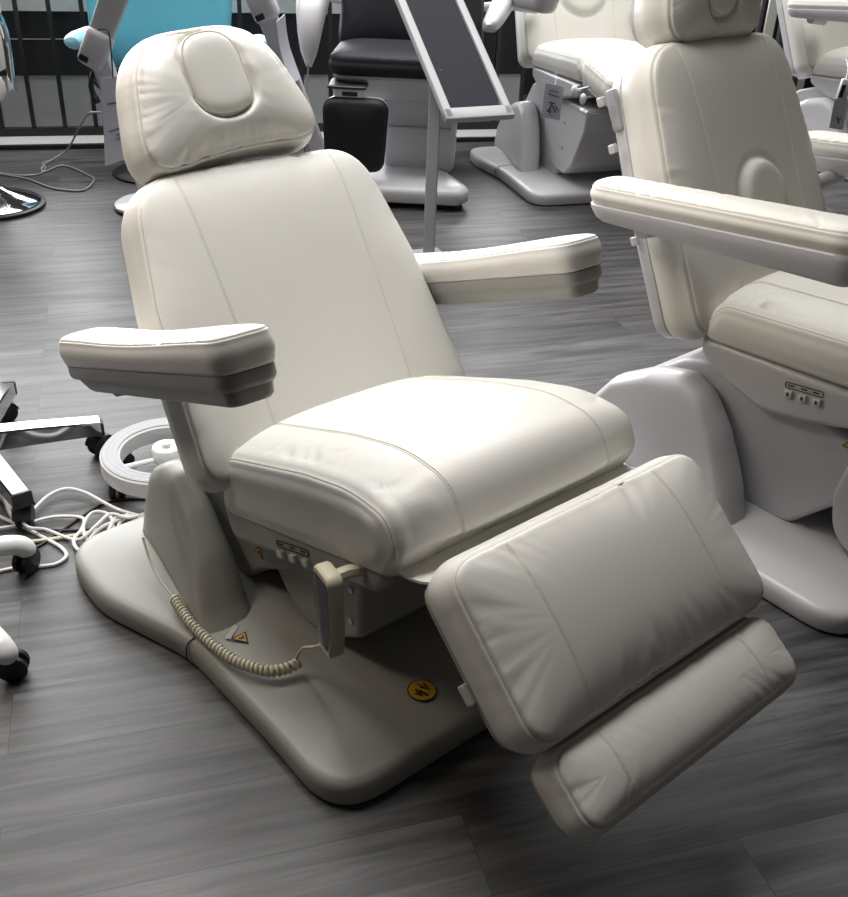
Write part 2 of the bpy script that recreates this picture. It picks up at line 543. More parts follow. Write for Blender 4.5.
def build_back(t, p, lm):
    (u0, z0), (u1, z1) = p['back']
    d, L = line_frame(p['back'][0], p['back'][1])
    nrm = Vector((d.y, -d.x))                       # faces forward and up
    wb, wt = p['back_w']
    T = p['back_T']
    da = (d.x, 0, d.y); dc = (nrm.x, 0, nrm.y)
    o = Vector((u0, 0, z0)) - Vector(dc) * T
    xf0 = plane_xf(o, da, (0, 1, 0), dc)
    sl = p.get('back_taper', .035)
    def xf(q):                                      # thinner towards the bottom
        k = min(max(q[0] / L, 0), 1)
        return xf0((q[0], q[1], q[2] + (T - q[2]) / T * sl * (1 - k)))
    ol = rpoly([(-p.get('back_low', .015), -wb), (-p.get('back_low', .015), wb), (L * .55, (wb + wt) / 2 + .012), (L, wt), (L, -wt), (L * .55, -(wb + wt) / 2 - .012)], [.06, .06, .25, p.get('back_r', .12), p.get('back_r', .12), .25], 220)
    sx = p.get('stitch_x', .18)
    st = lambda s: (lambda q: q.y - s * (sx + .0 + .02 * q.x))
    dents = None
    if p.get('lumbar'):
        la, lr = p['lumbar']
        def dents(q):
            r = sqrt((q.x - la) ** 2 + q.y ** 2) / lr
            g = 1 / (1 + exp((r - 1) / .07))
            return .019 * g - .006 * exp(-((r - 1.1) / .1) ** 2)
    cs, hg, x_ = cushion('backrest', ol, T, xf, M[lm], t, rr=.027, dome=p.get('back_dome', .022), bulge=.008, stitches=(st(1), st(-1)), wr=.004, seed=1 + p['seed'],
                         seam_part=lambda q: q.x < L * .9 and (q.y < 0), dents=dents, nin=36)
    for s in (-1, 1):
        stitch_line(cs, hg, x_, [(L * .02, s * sx), (L * .5, s * (sx + .01 * L)), (L * .97, s * (sx + .02 * L))], M['thread'])
    # rear shell
    sh = p.get('back_shell', .03)
    lv = [(.02, -.0), (.012, 0), (.004, -.004), (.004, -sh * .6), (.012, -sh * .9), (.03, -sh), (.05, -sh)]
    so = slab(inset(ol, .002), lv, fn=lambda q: xf((q.x, q.y, q.z)))
    shell = so.obj('backrest_shell', M[p['plastic']], t)
    if p.get('shell_details'):
        for a in (.52, .42, .32, .22):
            MB().box(xf((a * L / .6, -wb + .0, -sh * .5)), (.022, .014, .02), Matrix.Rotation(-atan2(d.y, d.x), 3, 'Y'), .003).obj('side_hook', M[p['plastic']], t)
        g = MB().box(xf((L * .83, -(wt + .012), -sh * .45)), (.10, .02, .03), Matrix.Rotation(-atan2(d.y, d.x), 3, 'Y'), .006)
        g.obj('grip_recess', M['grey_metal'], t)
    # hinge cover at the foot of the back
    MB().box(xf((.06, 0, -sh - .02)), (.16, .30, .07), Matrix.Rotation(-atan2(d.y, d.x), 3, 'Y'), .015).obj('back_hinge', M[p['plastic']], t)
    return xf, L

def build_head(t, p, lm):
    d, L = line_frame(*p['head'])
    nrm = Vector((d.y, -d.x))
    T = p['head_T']; w0, w1 = p['head_w']
    o = Vector((p['head'][0][0], 0, p['head'][0][1])) - Vector((nrm.x, 0, nrm.y)) * T
    xf0 = plane_xf(o, (d.x, 0, d.y), (0, 1, 0), (nrm.x, 0, nrm.y))
    cw = p.get('head_curve', .03)
    hv, hr = p.get('head_v', 0), p.get('head_roll', 0)
    xf = lambda q: xf0((q[0] + cw * (1 - (q[1] / w0) ** 2) * max(0, 1 - q[0] / (L * .5)) + hr * q[1], q[1] - hr * q[0] + hv + hr * L * .5, q[2] + .015 * (abs(q[1]) / w0) ** 2))
    r = p.get('head_r', .1)
    ol = rpoly([(0, -w0), (0, w0), (L, w1), (L, -w1)], [.085, .085, r, r], 200)
    pa, pb, pr = p['plug']      # centre a, half length a, half width b
    def pd(q):
        a = max(abs(q.x - pa) - (pb - pr), 0)
        return sqrt(a * a + q.y * q.y) - pr
    def dents(q):
        e = pd(q)
        if e < 0: return -.018
        return -.016 * exp(-(e / .010) ** 2) - .005 * exp(-e / .03) + .0025 * noise.noise(Vector((q.x * 40, q.y * 40, 2))) * exp(-e / .03)
    cs, hg, x_ = cushion('headrest', ol, T, xf, M[lm], t, rr=.028, dome=.034, bulge=.012, wr=.004, seed=4 + p['seed'], dents=dents, nin=44)
    # face-hole plug: an oval pad of its own
    pol = rpoly([(pa - pb, -pr), (pa - pb, pr), (pa + pb, pr), (pa + pb, -pr)], pr * 1.0, 90)
    zc = T + .008
    lvl = [(.006, zc - .03), (0, zc - .022), (-.001, zc + .002), (.002, zc + .009), (.007, zc + .014), (.014, zc + .017), (.03, zc + .019), (.045, zc + .0195)]
    pl = slab(pol, lvl, fn=lambda q: xf(q)).obj('face_hole_plug', M[lm], cs, angle=None)
    MB().tube([xf(Vector((q.x, q.y, zc + .0095))) for q in inset(pol, .0015)] + [xf(Vector((q.x, q.y, zc + .0095))) for q in inset(pol, .0015)[:1]], .0014, 6).obj('plug_piping', M['piping'], cs)
    # backing shell and two bracket bars
    slab(inset(ol, .01), [(.012, 0), (.004, -.003), (.004, -.014), (.014, -.02), (.04, -.02)], fn=lambda q: xf(q)).obj('headrest_shell', M[p['plastic']], t)
    for s in (-1, 1):
        b0 = xf(Vector((.14, s * .06, -.012))); 
        (u1, z1) = p['back'][1]
        db, _ = line_frame(*p['back']); nb = Vector((db.y, -db.x))
        b1 = Vector((u1, s * .06, z1)) - Vector((nb.x, 0, nb.y)) * (p['back_T'] + .01) - Vector((db.x, 0, db.y)) * .1
        MB().tube([b0, b0.lerp(b1, .4), b1], .009, 10).obj('headrest_bar', M['steel'], t)
    return cs

def build_seat(t, p, lm):
    ol = rpoly(p['seat'], p['seat_r'], 240)
    if area2(ol) < 0: ol = ol[::-1]
    nm = normals2(ol); n = len(ol)
    w = p['seat_w']; r = .024; crown = p.get('seat_crown', .022)
    S = [0]
    for i in range(n): S.append(S[-1] + (ol[(i + 1) % n] - ol[i]).length)
    topw = [max(0, min(1, (q.y) * -3 + .3)) for q in nm]   # inward normal points down on the top side
    rings = []; seams = []
    vs = []
    for s in (-1,):
        for d, e in ((.066, .0125), (.055, .0125), (.045, .012), (.035, .010), (r + .004, .0075)): vs.append((d, -w - e + .006, 'cap'))
    for k in range(7):
        q = pi / 2 * k / 6
        vs.append((r * (1 - sin(q)) * .8, -w + r * (1 - cos(q)), 'arc%d' % k))
    nm_ = 70
    for k in range(1, nm_):
        vs.append((0, -w + r + (2 * w - 2 * r) * k / nm_, 'mid'))
    right = [(d, -v, c) for d, v, c in vs[:12]][::-1]
    allr = vs + right
    sx = p.get('stitch_x', .18)
    cap_in = {}
    for d, v, c in allr:
        if c == 'cap' and d not in cap_in: cap_in[d] = inset(ol, d)
        ring = []
        e = w - abs(v)
        for i, q in enumerate(ol):
            dd = d
            if not c.startswith('cap'):
                x = max(0, (e - r * .4)) / w
                dd = d - crown * topw[i] * (1 - (1 - min(x * 1.0, 1)) ** 3.4)
                w2 = max(0, noise.noise(Vector((S[i] * 4.5, 3.3 + (v > 0), p['seed']))) + .22)
                wn = abs(noise.noise(Vector((S[i] * 34 + 1.5 * noise.noise(Vector((S[i] * 14, e * 22, 9))), e * 13, 1.7 + p['seed']))))
                dd += .06 * wn * w2 * exp(-e / .038) * topw[i] * (0 if c.startswith('arc') else 1)
                dd += .0010 * (exp(-((v - sx) / .006) ** 2) + exp(-((v + sx) / .006) ** 2)) * (topw[i] > .2)
            if c == 'arc3': dd += .003
            pt = cap_in[d][i] if c == 'cap' else q + nm[i] * dd
            ring.append(Vector((pt.x, v, pt.y)))
        rings.append(ring)
        if c == 'arc3': seams.append(ring)
    o = MB().rings(rings).obj('seat_cushion', M[lm], t, angle=None)
    for rg in seams:
        pts = [q for i, q in enumerate(rg) if nm[i].y < .35]
        # keep the run in order
        idx = [i for i in range(n) if nm[i].y < .35]
        k0 = next((k for k in range(len(idx)) if idx[k] - idx[k - 1] > 1), 0)
        idx = idx[k0:] + idx[:k0]
        MB().tube([rg[i] for i in idx], .0024, 6).obj('piping', M['piping'], o)
    for s in (-1, 1):
        for off in (-.0022, .0022):
            v = s * sx + off
            k = min(range(len(allr)), key=lambda k: abs(allr[k][1] - v) + (5 if allr[k][2] != 'mid' else 0))
            rg = rings[k]
            idx = [i for i in range(n) if nm[i].y < .2 and nm[i].x < .9]
            k0 = next((q for q in range(len(idx)) if idx[q] - idx[q - 1] > 1), 0)
            idx = idx[k0:] + idx[:k0]
            MB().tube([Vector((rg[i].x, v, rg[i].z)) - Vector((nm[i].x, 0, nm[i].y)) * .0003 for i in idx], .0008, 5).obj('stitching', M['thread'], o)
    return o

def pad_rest(t, name, p0, p1, w, T, lm, plastic, seed, rr=.03, sx=.18, r=.05, dome=.02, wtaper=0.0, backing=.018, stitches=True, wr=.0045):
    d, L = line_frame(p0, p1)
    nrm = Vector((-d.y, d.x))
    if nrm.y < 0: nrm = -nrm
    o = Vector((p0[0], 0, p0[1])) - Vector((nrm.x, 0, nrm.y)) * T
    xf = plane_xf(o, (d.x, 0, d.y), (0, 1, 0), (nrm.x, 0, nrm.y))
    ol = rpoly([(0, -w), (0, w), (L, w - wtaper), (L, -w + wtaper)], r, 200)
    st = lambda s: (lambda q: q.y - s * (sx - .0 * q.x))
    cs, hg, x_ = cushion(name, ol, T, xf, M[lm], t, rr=rr, dome=dome, bulge=.007, wr=wr, seed=seed, stitches=(st(1), st(-1)) if stitches else (), nin=34)
    if stitches:
        for s in (-1, 1): stitch_line(cs, hg, x_, [(.012, s * sx), (L - .012, s * sx)], M['thread'])
    if backing:
        slab(inset(ol, .006), [(.02, .002), (.004, .002), (0, -.002), (0, -backing * .6), (.008, -backing), (.03, -backing)], fn=xf).obj(name + '_backing', M[plastic], t)
    return xf, L

def build_arm(t, p, lm, side):
    (u0, z0), (u1, z1) = p['arm']
    d, L = line_frame(*p['arm'])
    nrm = Vector((-d.y, d.x))
    vc = p['arm_v'] * side; hw = p['arm_hw']; T = p['arm_T']
    o = Vector((u0, vc, z0)) - Vector((nrm.x, 0, nrm.y)) * T
    xf = plane_xf(o, (d.x, 0, d.y), (0, 1, 0), (nrm.x, 0, nrm.y))
    ol = rpoly([(0, -hw), (L, -hw), (L, hw), (0, hw)], p['arm_r'], 200)
    wav = p.get('arm_wave', 0)
    xfc = (lambda q: xf((q[0], q[1], q[2] - wav * sin(pi * min(max(q[0] / L, 0), 1)) ** 2 * (q[2] / T)))) if wav else xf
    arm = thing_part('armrest', t)
    cs, hg, x_ = cushion('arm_pad', ol, T, xfc, M[lm], arm, rr=p.get('arm_rr', .012), dome=.006, bulge=.004, wr=.002, seed=9 + side + p['seed'], nin=12, rb=.01)
    if p['arm_style'] == 'stepped':
        lip = [(.02, .003), (.006, .003), (.003, 0), (.003, -.018), (.007, -.024), (.009, -.026)]
        sh = MB()
        rings = [[Vector((q.x, q.y, z)) for q in inset(ol, e)] for e, z in lip]
        def body(e, z, cut):
            return [Vector((q.x if q.x > L * .5 else q.x + cut * (1 - q.x / (L * .5)), q.y, z)) for q in inset(ol, e)]
        for e, z, cut in ((.011, -.027, .03), (.012, -.031, .035), (.014, -.046, .07), (.02, -.052, .08), (.035, -.054, .09)):
            rings.append(body(e, z, cut))
        rings = [[xf(q) for q in rg] for rg in rings]
        sh.rings(rings).obj('arm_shell', M[p['plastic']], arm)
        a_b = .13
    else:
        lv = ((.02, .004), (.003, .004), (-.001, 0), (-.001, -.010), (.004, -.024), (.012, -.042), (.025, -.054), (.04, -.058), (.048, -.058))
        def body(e, z):
            return [Vector((q.x, q.y, z * (.72 + .5 * min(1, max(0, q.x / L)) ))) for q in inset(ol, e)]
        MB().rings([[xf(q) for q in body(e, z)] for e, z in lv]).obj('arm_shell', M[p['plastic']], arm)
        a_b = .13
    # bracket to the back of the chair
    q0 = xf((a_b, 0, -.05)); q1 = Vector((q0.x - .01, side * .27, q0.z - .02))
    MB().tube([q0, q0.lerp(q1, .5), q1], .022, 12).obj('arm_bracket', M[p['plastic']], arm)
    return arm

def thing_part(name, parent):
    o = bpy.data.objects.new(name, None); COL.objects.link(o); o.parent = parent; o.empty_display_size = .02
    return o

def build_base(t, p):
    pl = M[p['plastic']]
    ol = rpoly(p['base'], p['base_r'], 260)
    bh = p.get('base_h', .055)
    lv = [(.012, .004), (.002, .006), (0, .012), (0, bh * .60), (.0025, bh * .78), (.008, bh * .91), (.018, bh * .98), (.03, bh), (.06, bh + .002), (.10, bh + .005), (.15, bh + .008)]
    base = slab(ol, lv).obj('base', pl, t)
    # rubber feet line under the rim
    slab(inset(ol, .02), [(.0, 0), (0, .006), (.02, .006)]).obj('base_foot_rim', M['black'], t)
    # dark joint across the base
    us = p['seam_u']
    ws = [abs(q.y) for q in ol if abs(q.x - us) < .02]
    wv = max(ws) if ws else .4
    for s in (-1, 1):
        prof = [(wv + .0006, .012), (wv + .0006, bh * .60), (wv - .002, bh * .78 + .0006), (wv - .0075, bh * .91 + .0006), (wv - .018, bh * .98 + .0008), (wv - .03, bh + .0006), (wv - .06, bh + .0026), (wv - .10, bh + .0056), (wv - .15, bh + .0086)]
        MB().tube([Vector((us, s * v, z)) for v, z in prof], .0016, 6).obj('base_joint', M['black'], base)
    # two swept cover fins
    fo = p['fin']; vt_in, vt_out, vb_in, vb_out, zt = p['fin_v']
    for s in (-1, 1):
        olf = ccatmull2(fo, 140) if p.get('fin_smooth') else rpoly(fo, p['fin_r'], 160)
        def fn(q):
            k = min(max((q.z - .05) / (zt - .05), 0), 1)
            f = .5 * (1 - cos(pi * k))  if False else k ** .8
            vo_ = vb_out - .065 * min(max((-.42 - (q.x - fo[-1][0] - .345)) / .36, 0), 1)
            vi = vb_in + (vt_in - vb_in) * f; vo = vo_ + (vt_out - vo_) * f
            return Vector((q.x, s * (vi + (vo - vi) * q.y), q.z))
        # extrude on a unit width, then spread to the slanted sides
        rings = []
        for e, vv in ((.03, 0.0), (.016, 0.0), (.006, .06), (0, .2), (0, .5), (.003, .7), (.012, .88), (.026, .97), (.04, 1.0), (.06, 1.0)):
            rings.append([fn(Vector((q.x, vv, q.y))) for q in inset(olf, e)])
        MB().rings(rings).obj('base_cover', pl, t)
    # body between the fins
    bo = rpoly(p['body'], p['body_r'], 120)
    prism_v(bo, -p['body_w'], p['body_w'], .014).obj('lift_housing', pl, t)
    # lifting arm: rounded plate and front box with screws
    ao = rpoly(p['lift'], p['lift_r'], 140)
    la = prism_v(ao, -p['lift_w'], p['lift_w'], .012).obj('lift_arm', pl, t)
    for q in p.get('screws', ()):
        MB().lathe([(.0, 0), (.008, 0), (.007, .003), (.0, .004)], q, 14, Matrix.Rotation(pi / 2, 3, 'X')).obj('screw', M['steel'], la)
    # seat shell
    so = rpoly(p['pan'], p['pan_r'], 140)
    prism_v(so, -p['pan_w'], p['pan_w'], .02).obj('seat_shell', pl, t)
    return base

def buttons(t, p):
    """row of three rocker buttons under an outlined label on the near side of the seat shell"""
    (u0, z0), (u1, z1) = p['buttons']
    d, L = line_frame(*p['buttons'])
    v = -p['pan_w'] - .0005
    xf = plane_xf((u0, v, z0), (d.x, 0, d.y), (-d.y, 0, d.x), (0, -1, 0))
    lo = rpoly([(-.012, .008), (L + .012, .008), (L + .012, .021), (-.012, .021)], .005, 60)
    MB().tube([xf((q.x, q.y, .0006)) for q in lo] + [xf((lo[0].x, lo[0].y, .0006))], .0011, 5).obj('button_label', M['ink'], t)
    for k, a in enumerate((.0, .45 * L, .88 * L)):
        MB().box(xf((a + .003, .0145, .0005)), (.016, .001, .003), Matrix.Rotation(-atan2(d.y, d.x), 3, 'Y')).obj('label_mark', M['ink'], t)
    for k in range(3):
        c = xf((L * k / 2, -.005, .003))
        b = MB().box(c, (.020, .010, .016), Matrix.Rotation(-atan2(d.y, d.x), 3, 'Y'), .002).obj('rocker_button', M['label_white'], t)
        if p.get('button_marks'):
            MB().box(xf((L * k / 2, -.005, .0083)), (.005, .001, .009), Matrix.Rotation(-atan2(d.y, d.x), 3, 'Y')).obj('button_mark', M['ink'], b)

def treatment_chair(name, label, loc, hd, p, group=None):
    t = thing(name, label, 'treatment chair', (loc[0], loc[1], 0), radians(hd), group)
    lm = p['leather']
    build_base(t, p)
    build_seat(t, p, lm)
    build_back(t, p, lm)
    build_head(t, p, lm)
    for s in (-1, 1): build_arm(t, p, lm, s)
    p0, p1 = p['leg']
    xf, L = pad_rest(t, 'leg_rest', p0, p1, p['leg_w'], p['leg_T'], lm, p['plastic'], 20 + p['seed'], rr=.024, sx=p.get('leg_sx', .175), r=.055, dome=.022)
    if p.get('foot'):
        f0, f1 = p['foot']
        pad_rest(t, 'foot_rest', f0, f1, p['foot_w'], p['foot_T'], lm, p['plastic'], 31 + p['seed'], rr=.022, sx=p.get('leg_sx', .175), r=.045, dome=.012, backing=.012, wr=.0022)
        # slide bars that carry the foot rest
        for s in (-1, 1):
            a = xf((L * .4, s * .1, -.03)); b = xf((L + .08, s * .1, -.03))
            MB().tube([a, b], .009, 8).obj('slide_bar', M['steel'], t)
    # leather apron between seat and leg rest
    fl = catmull([Vector((q[0], q[1])) for q in p['flap']], 6)
    up = [[Vector((q.x, v, q.y)) for q in fl] + [Vector((q.x, v, q.y - .005)) for q in fl[::-1]] for v in [-p['leg_w'] * .94 + .02 * k * p['leg_w'] * .94 for k in range(101)]]
    MB().rings(up).obj('leather_apron', M[lm], t)
    # hinge bracket of the leg rest
    h0 = Vector((p['flap'][0][0] - .08, 0, p['flap'][0][1] - .05)); h1 = Vector(xf((L * .35, 0, -.02)))
    for s in (-1, 1):
        MB().tube([h0 + Vector((0, s * .14, 0)), h1 + Vector((0, s * .14, 0))], .014, 8).obj('leg_rest_bar', M['steel'], t)
    if p.get('buttons'): buttons(t, p)
    return t, xf, L

MAIN = dict(seed=0, back_low=.055, leather='ivory', plastic='shell',
    back=((-.432, .425), (-.765, .888)), back_w=(.348, .272), back_T=.135, back_r=.12, back_shell=.02, stitch_x=.175, back_taper=.03,
    head=((-.756, .880), (-.901, 1.131)), head_T=.125, head_w=(.230, .148), head_r=.15, head_v=-.032, head_roll=.075, plug=(.177, .091, .066),
    seat=((-.482, .266), (.072, .436), (.104, .50), (.068, .562), (-.03, .566), (-.17, .527), (-.445, .425)), seat_r=[.05, .03, .05, .055, .35, .4, .07], seat_w=.294, seat_crown=.036,
    leg=((.210, .557), (.437, .355)), leg_w=.294, leg_T=.10,
    foot=((.430, .338), (.538, .258)), foot_w=.272, foot_T=.085,
    flap=((.07, .452), (.11, .462), (.15, .478), (.185, .505)),
    arm=((-.865, .552), (-.172, .812)), arm_v=.385, arm_hw=.055, arm_T=.062, arm_r=[.04, .035, .035, .04], arm_style='stepped', arm_wave=.008,
    base=[(-.86, -.50), (-.64, -.515), (-.39, -.43), (-.1, -.425), (.122, -.43), (.122, .43), (-.1, .425), (-.39, .43), (-.64, .515), (-.86, .50)],
    base_r=[.13, .3, .35, .3, .12, .12, .3, .35, .3, .13], seam_u=-.39, base_h=.06,
    fin=[(-.80, .05), (-.80, .15), (-.785, .225), (-.735, .258), (-.67, .262), (-.58, .218), (-.49, .16), (-.40, .085), (-.345, .05)], fin_r=[.01, .06, .06, .05, .05, .1, .1, .1, .01],
    fin_v=(.235, .30, .29, .41, .29),
    body=[(-.88, .05), (-.8, .22), (-.70, .27), (-.42, .32), (-.30, .33), (-.30, .2), (-.42, .125), (-.50, .05)], body_r=[.02, .08, .08, .05, .02, .1, .1, .05], body_w=.235,
    lift=[(-.46, .27), (-.43, .17), (-.36, .10), (-.28, .062), (-.19, .09), (-.10, .15), (-.095, .37), (-.40, .30)], lift_r=[.03, .08, .06, .05, .03, .02, .02, .03], lift_w=.215,
    screws=[(-.127, -.216, .255), (-.127, -.216, .18)],
    pan=[(-.44, .215), (.03, .378), (.065, .42), (.06, .45), (-.48, .29)], pan_r=[.03, .03, .01, .01, .01], pan_w=.287,
    buttons=((-.25, .304), (-.165, .335)))

O1 = Vector((.121, 1.518, 0)); HD = -48.9
FV = Vector((cos(radians(HD)), sin(radians(HD)), 0)); LV = Vector((-FV.y, FV.x, 0))
chair, leg_xf, leg_L = treatment_chair('treatment_chair', 'ivory reclining treatment chair on grey-beige base with angled leg rest, in the foreground', O1, HD, MAIN)

P2 = dict(MAIN)
P2.update(seed=3, head_v=0, head_roll=0, back_low=.015, leather='white_leather', plastic='white_plastic',
    back=((-.465, .49), (-.785, 1.09)), back_w=(.325, .275), back_T=.11, back_shell=.045, back_taper=.0, lumbar=(.275, .085), shell_details=True, stitch_x=.16, back_r=.13,
    head_curve=-.014, head=((-.787, 1.078), (-.862, 1.348)), head_T=.12, head_w=(.215, .13), head_r=.15, plug=(.15, .092, .06),
    seat=((-.502, .455), (.10, .49), (.13, .55), (.06, .60), (-.1, .59), (-.46, .565)), seat_r=[.045, .03, .05, .06, .3, .07], seat_crown=.03,
    leg=((.16, .575), (.56, .50)), foot=((.575, .495), (.66, .48)), flap=((.08, .50), (.10, .51), (.13, .52), (.16, .53)), 
    arm=((-.75, .808), (-.07, .875)), arm_v=.425, arm_hw=.06, arm_T=.05, arm_r=.058, arm_style='round', arm_rr=.016, arm_wave=0,
    base=[(-.80, -.50), (-.60, -.515), (-.35, -.47), (-.1, -.47), (.122, -.475), (.122, .475), (-.1, .47), (-.35, .47), (-.60, .515), (-.80, .50)],
    fin=[(-.82, .05), (-.79, .16), (-.71, .27), (-.60, .335), (-.50, .36), (-.43, .335), (-.36, .26), (-.29, .15), (-.245, .05)], fin_v=(.25, .34, .30, .41, .36),
    body=[(-.78, .05), (-.70, .26), (-.56, .36), (-.44, .40), (-.20, .37), (-.05, .34), (-.05, .20), (-.18, .06)], body_r=[.02, .08, .08, .05, .02, .05, .1, .05], body_w=.245,
    lift=[(-.06, .37), (-.085, .20), (-.06, .10), (.04, .06), (.14, .10), (.165, .20), (.13, .38)], lift_r=[.03, .1, .1, .1, .1, .1, .03], lift_w=.262, screws=(),
    pan=[(-.495, .46), (-.49, .415), (-.39, .365), (-.30, .335), (-.2, .352), (.06, .42), (.08, .48)], pan_r=[.01, .03, .04, .05, .05, .03, .01], pan_w=.284,
    buttons=((-.235, .418), (-.165, .427)), button_marks=True)
O2 = O1 + LV * 1.17 + FV * .3
chair2, _, _ = treatment_chair('treatment_chair', 'white treatment chair with thick rounded armrests and three rocker buttons, cut by the right edge', O2, HD, P2, 'white treatment chairs')

# further white chairs of the same kind in the background
P3 = dict(P2)
P3.update(seed=5, arm=((-.64, .87), (.0, .93)), buttons=None, leg=((.10, .60), (.42, .55)), foot=None, seat_crown=.03,
          back=((-.47, .50), (-.78, 1.10)), lumbar=(.34, .13), shell_details=False,
          flap=((.06, .50), (.09, .51), (.11, .52), (.13, .54)))
def raise_chair(p, dz):
    up = lambda L: tuple((q[0], q[1] + dz) for q in L)
    for k in ('seat', 'back', 'head', 'arm', 'leg', 'flap', 'pan'): p[k] = up(p[k])
    p['lift'] = [(q[0], q[1] + (dz if q[1] > .3 else 0)) for q in p['lift']]
    p['body'] = [(q[0], q[1] + (dz if q[1] > .3 else 0)) for q in p['body']]
raise_chair(P3, .075)
P3.update(lift=[(-.34, .44), (-.33, .20), (-.26, .11), (-.06, .10), (.02, .16), (.12, .34), (.13, .45)], lift_r=[.02, .08, .06, .06, .08, .05, .02], lift_w=.252,
          screws=[(-.10, -.2525, .34), (-.10, -.2525, .22)])
P3['arm'] = ((-.66, .90), (-.02, .96))
chair3, _, _ = treatment_chair('treatment_chair', 'white treatment chair behind the display stand with a paper tag hanging below its seat', (.886, 4.98), -72, P3, 'white treatment chairs')
P4 = dict(P3)
raise_chair(P4, -.075); P4.update(lift=P2['lift'], lift_r=P2['lift_r'], lift_w=P2['lift_w'], screws=())
P4.update(seed=8, arm=((-.62, .84), (.02, .90)), fin=[(-.68, .05), (-.65, .16), (-.57, .27), (-.46, .335), (-.36, .36), (-.29, .335), (-.22, .26), (-.15, .15), (-.105, .05)], lumbar=None)
chair4, _, _ = treatment_chair('treatment_chair', 'white treatment chair in the far right corner, partly hidden by the nearer white chair', (2.6, 5.72), -49, P4, 'white treatment chairs')

def pix(x, y, z=0.0):
    r = ROT @ Vector((x - CX, -(y - CY), -F_PX))
    return Vector((0, 0, CAM_H)) + r * ((z - CAM_H) / r.z)

# ------------------------------------------------------------------ stickers and small marks
def flat_xf(u, v, z, rot=0.0):
    c, s = cos(rot), sin(rot)
    return plane_xf((u, v, z), (c, s, 0), (-s, c, 0), (0, 0, 1))
def side_xf(u, v, z, rot=0.0):
    c, s = cos(rot), sin(rot)
    return plane_xf((u, v, z), (c, 0, s), (-s, 0, c), (0, -1, 0))

def base_z(t, u, v):
    b = next(o for o in t.children if o.name.split('.')[0] == 'base')
    ok, loc, n_, i_ = b.ray_cast(Vector((u, v, 2)), Vector((0, 0, -1)))
    return loc.z if ok else .07

sticker_triangle(chair, flat_xf(-.325, -.345, base_z(chair, -.325, -.345) + .0020, radians(35)), .020)
sticker_triangle(chair, side_xf(-.425, -.2356, .175, radians(-15)), .017)
# white strip with tiny print beside the triangle
lx = flat_xf(-.352, -.352, base_z(chair, -.352, -.352) + .0020, radians(125))
lb = MB().rings([[lx(q) for q in ((-.021, -.006, z), (.021, -.006, z), (.021, .006, z), (-.021, .006, z))] for z in (0, .0006)]).obj('print_label', M['label_white'], chair, smooth=False)
# round ochre sticker
zx = base_z(chair, .013, -.15) + .0015
rx = flat_xf(.013, -.15, zx, radians(-20))
circ = lambda r: [Vector((r * cos(2 * pi * k / 40), r * sin(2 * pi * k / 40))) for k in range(40)]
rs = MB().rings([[rx((p.x, p.y, z)) for p in circ(.029)] for z in (0, .0006)]).obj('round_sticker', M['ink'], chair, smooth=False)
MB().rings([[rx((p.x, p.y, z)) for p in circ(.0265)] for z in (.0006, .001)]).obj('sticker_field', M['ochre'], rs, smooth=False)
mb = MB()
for a, b, w_ in (((-.016, .008), (.002, .013), .004), ((-.018, -.004), (-.004, .006), .0035), ((-.008, -.002), (.004, .016), .003), ((.0, -.006), (.018, .006), .006), ((-.006, -.012), (.012, -.006), .005), ((.004, -.016), (.016, -.004), .004)):
    a = Vector(a); b = Vector(b); t_ = (b - a).normalized(); nn = Vector((-t_.y, t_.x)) * w_ / 2
    mb.rings([[rx((p.x, p.y, z)) for p in (a - nn, b - nn, b + nn, a + nn)] for z in (.001, .0013)])
mb.obj('sticker_mark', M['ink'], rs, smooth=False)
# white tag on the backing of the leg rest
c = leg_xf(Vector((leg_L * .62, -MAIN['leg_w'] + .004, -.012)))
d_, _ = line_frame(*MAIN['leg'])
tg = MB().box(c, (.034, .018, .016), Matrix.Rotation(-atan2(d_.y, d_.x), 3, 'Y'), .002).obj('leg_rest_clip', M['label_white'], chair)
# chair at right
sticker_triangle(chair2, flat_xf(-.205, -.418, base_z(chair2, -.205, -.418) + .0006, radians(30)), .018)
sticker_triangle(chair2, side_xf(-.075, -.2632, .345, 0), .018)
sx2 = side_xf(-.437, -.2706, .405, radians(-38))
mb = MB()
for k, (a, b, hgt) in enumerate(((-.02, -.006, .009), (-.003, .010, .012), (.013, .02, .008))):
    mb.rings([[sx2(q) for q in ((a, -hgt, z), (b, -hgt * .2, z), (b, hgt, z), (a, hgt * .3, z))] for z in (0, .0006)])
mb.obj('yellow_print', M['yellow'], chair2, smooth=False)

# ------------------------------------------------------------------ hand control of the front chair
def to_world(p): return O1 + FV * p[0] + LV * p[1] + Vector((0, 0, p[2]))
hc = thing('hand_control', 'cream hand control with dark screen hooked under the ivory seat, coiled cord hanging below', 'remote control', to_world((-.03, -.335, .10)))
wd = (FV * .985 - LV * .17).normalized(); td = (FV * .17 + LV * .985).normalized(); tilt = .06
zd = (Vector((0, 0, 1)) - wd * tilt).normalized()
cc_ = to_world((-.012, -.345, .350)) - hc.location
hx = plane_xf(cc_, wd, zd, td)
ho = rpoly([(-.018, -.088), (.022, -.088), (.032, -.03), (.032, .082), (-.032, .082), (-.032, -.03)], [.012, .012, .05, .02, .02, .05], 80)
slab(ho, [(.012, -.014), (.004, -.014), (.001, -.011), (0, -.007), (0, .010), (.003, .014), (.008, .015)], fn=hx).obj('casing', M['cable_cream'], hc)
so_ = rpoly([(-.014, -.074), (.017, -.074), (.0265, -.03), (.0265, .068), (-.0265, .068), (-.0265, -.03)], .006, 50)
slab(so_, [(0, -.0138), (0, -.0148), (.002, -.0151)], fn=hx).obj('screen', M['screen'], hc)
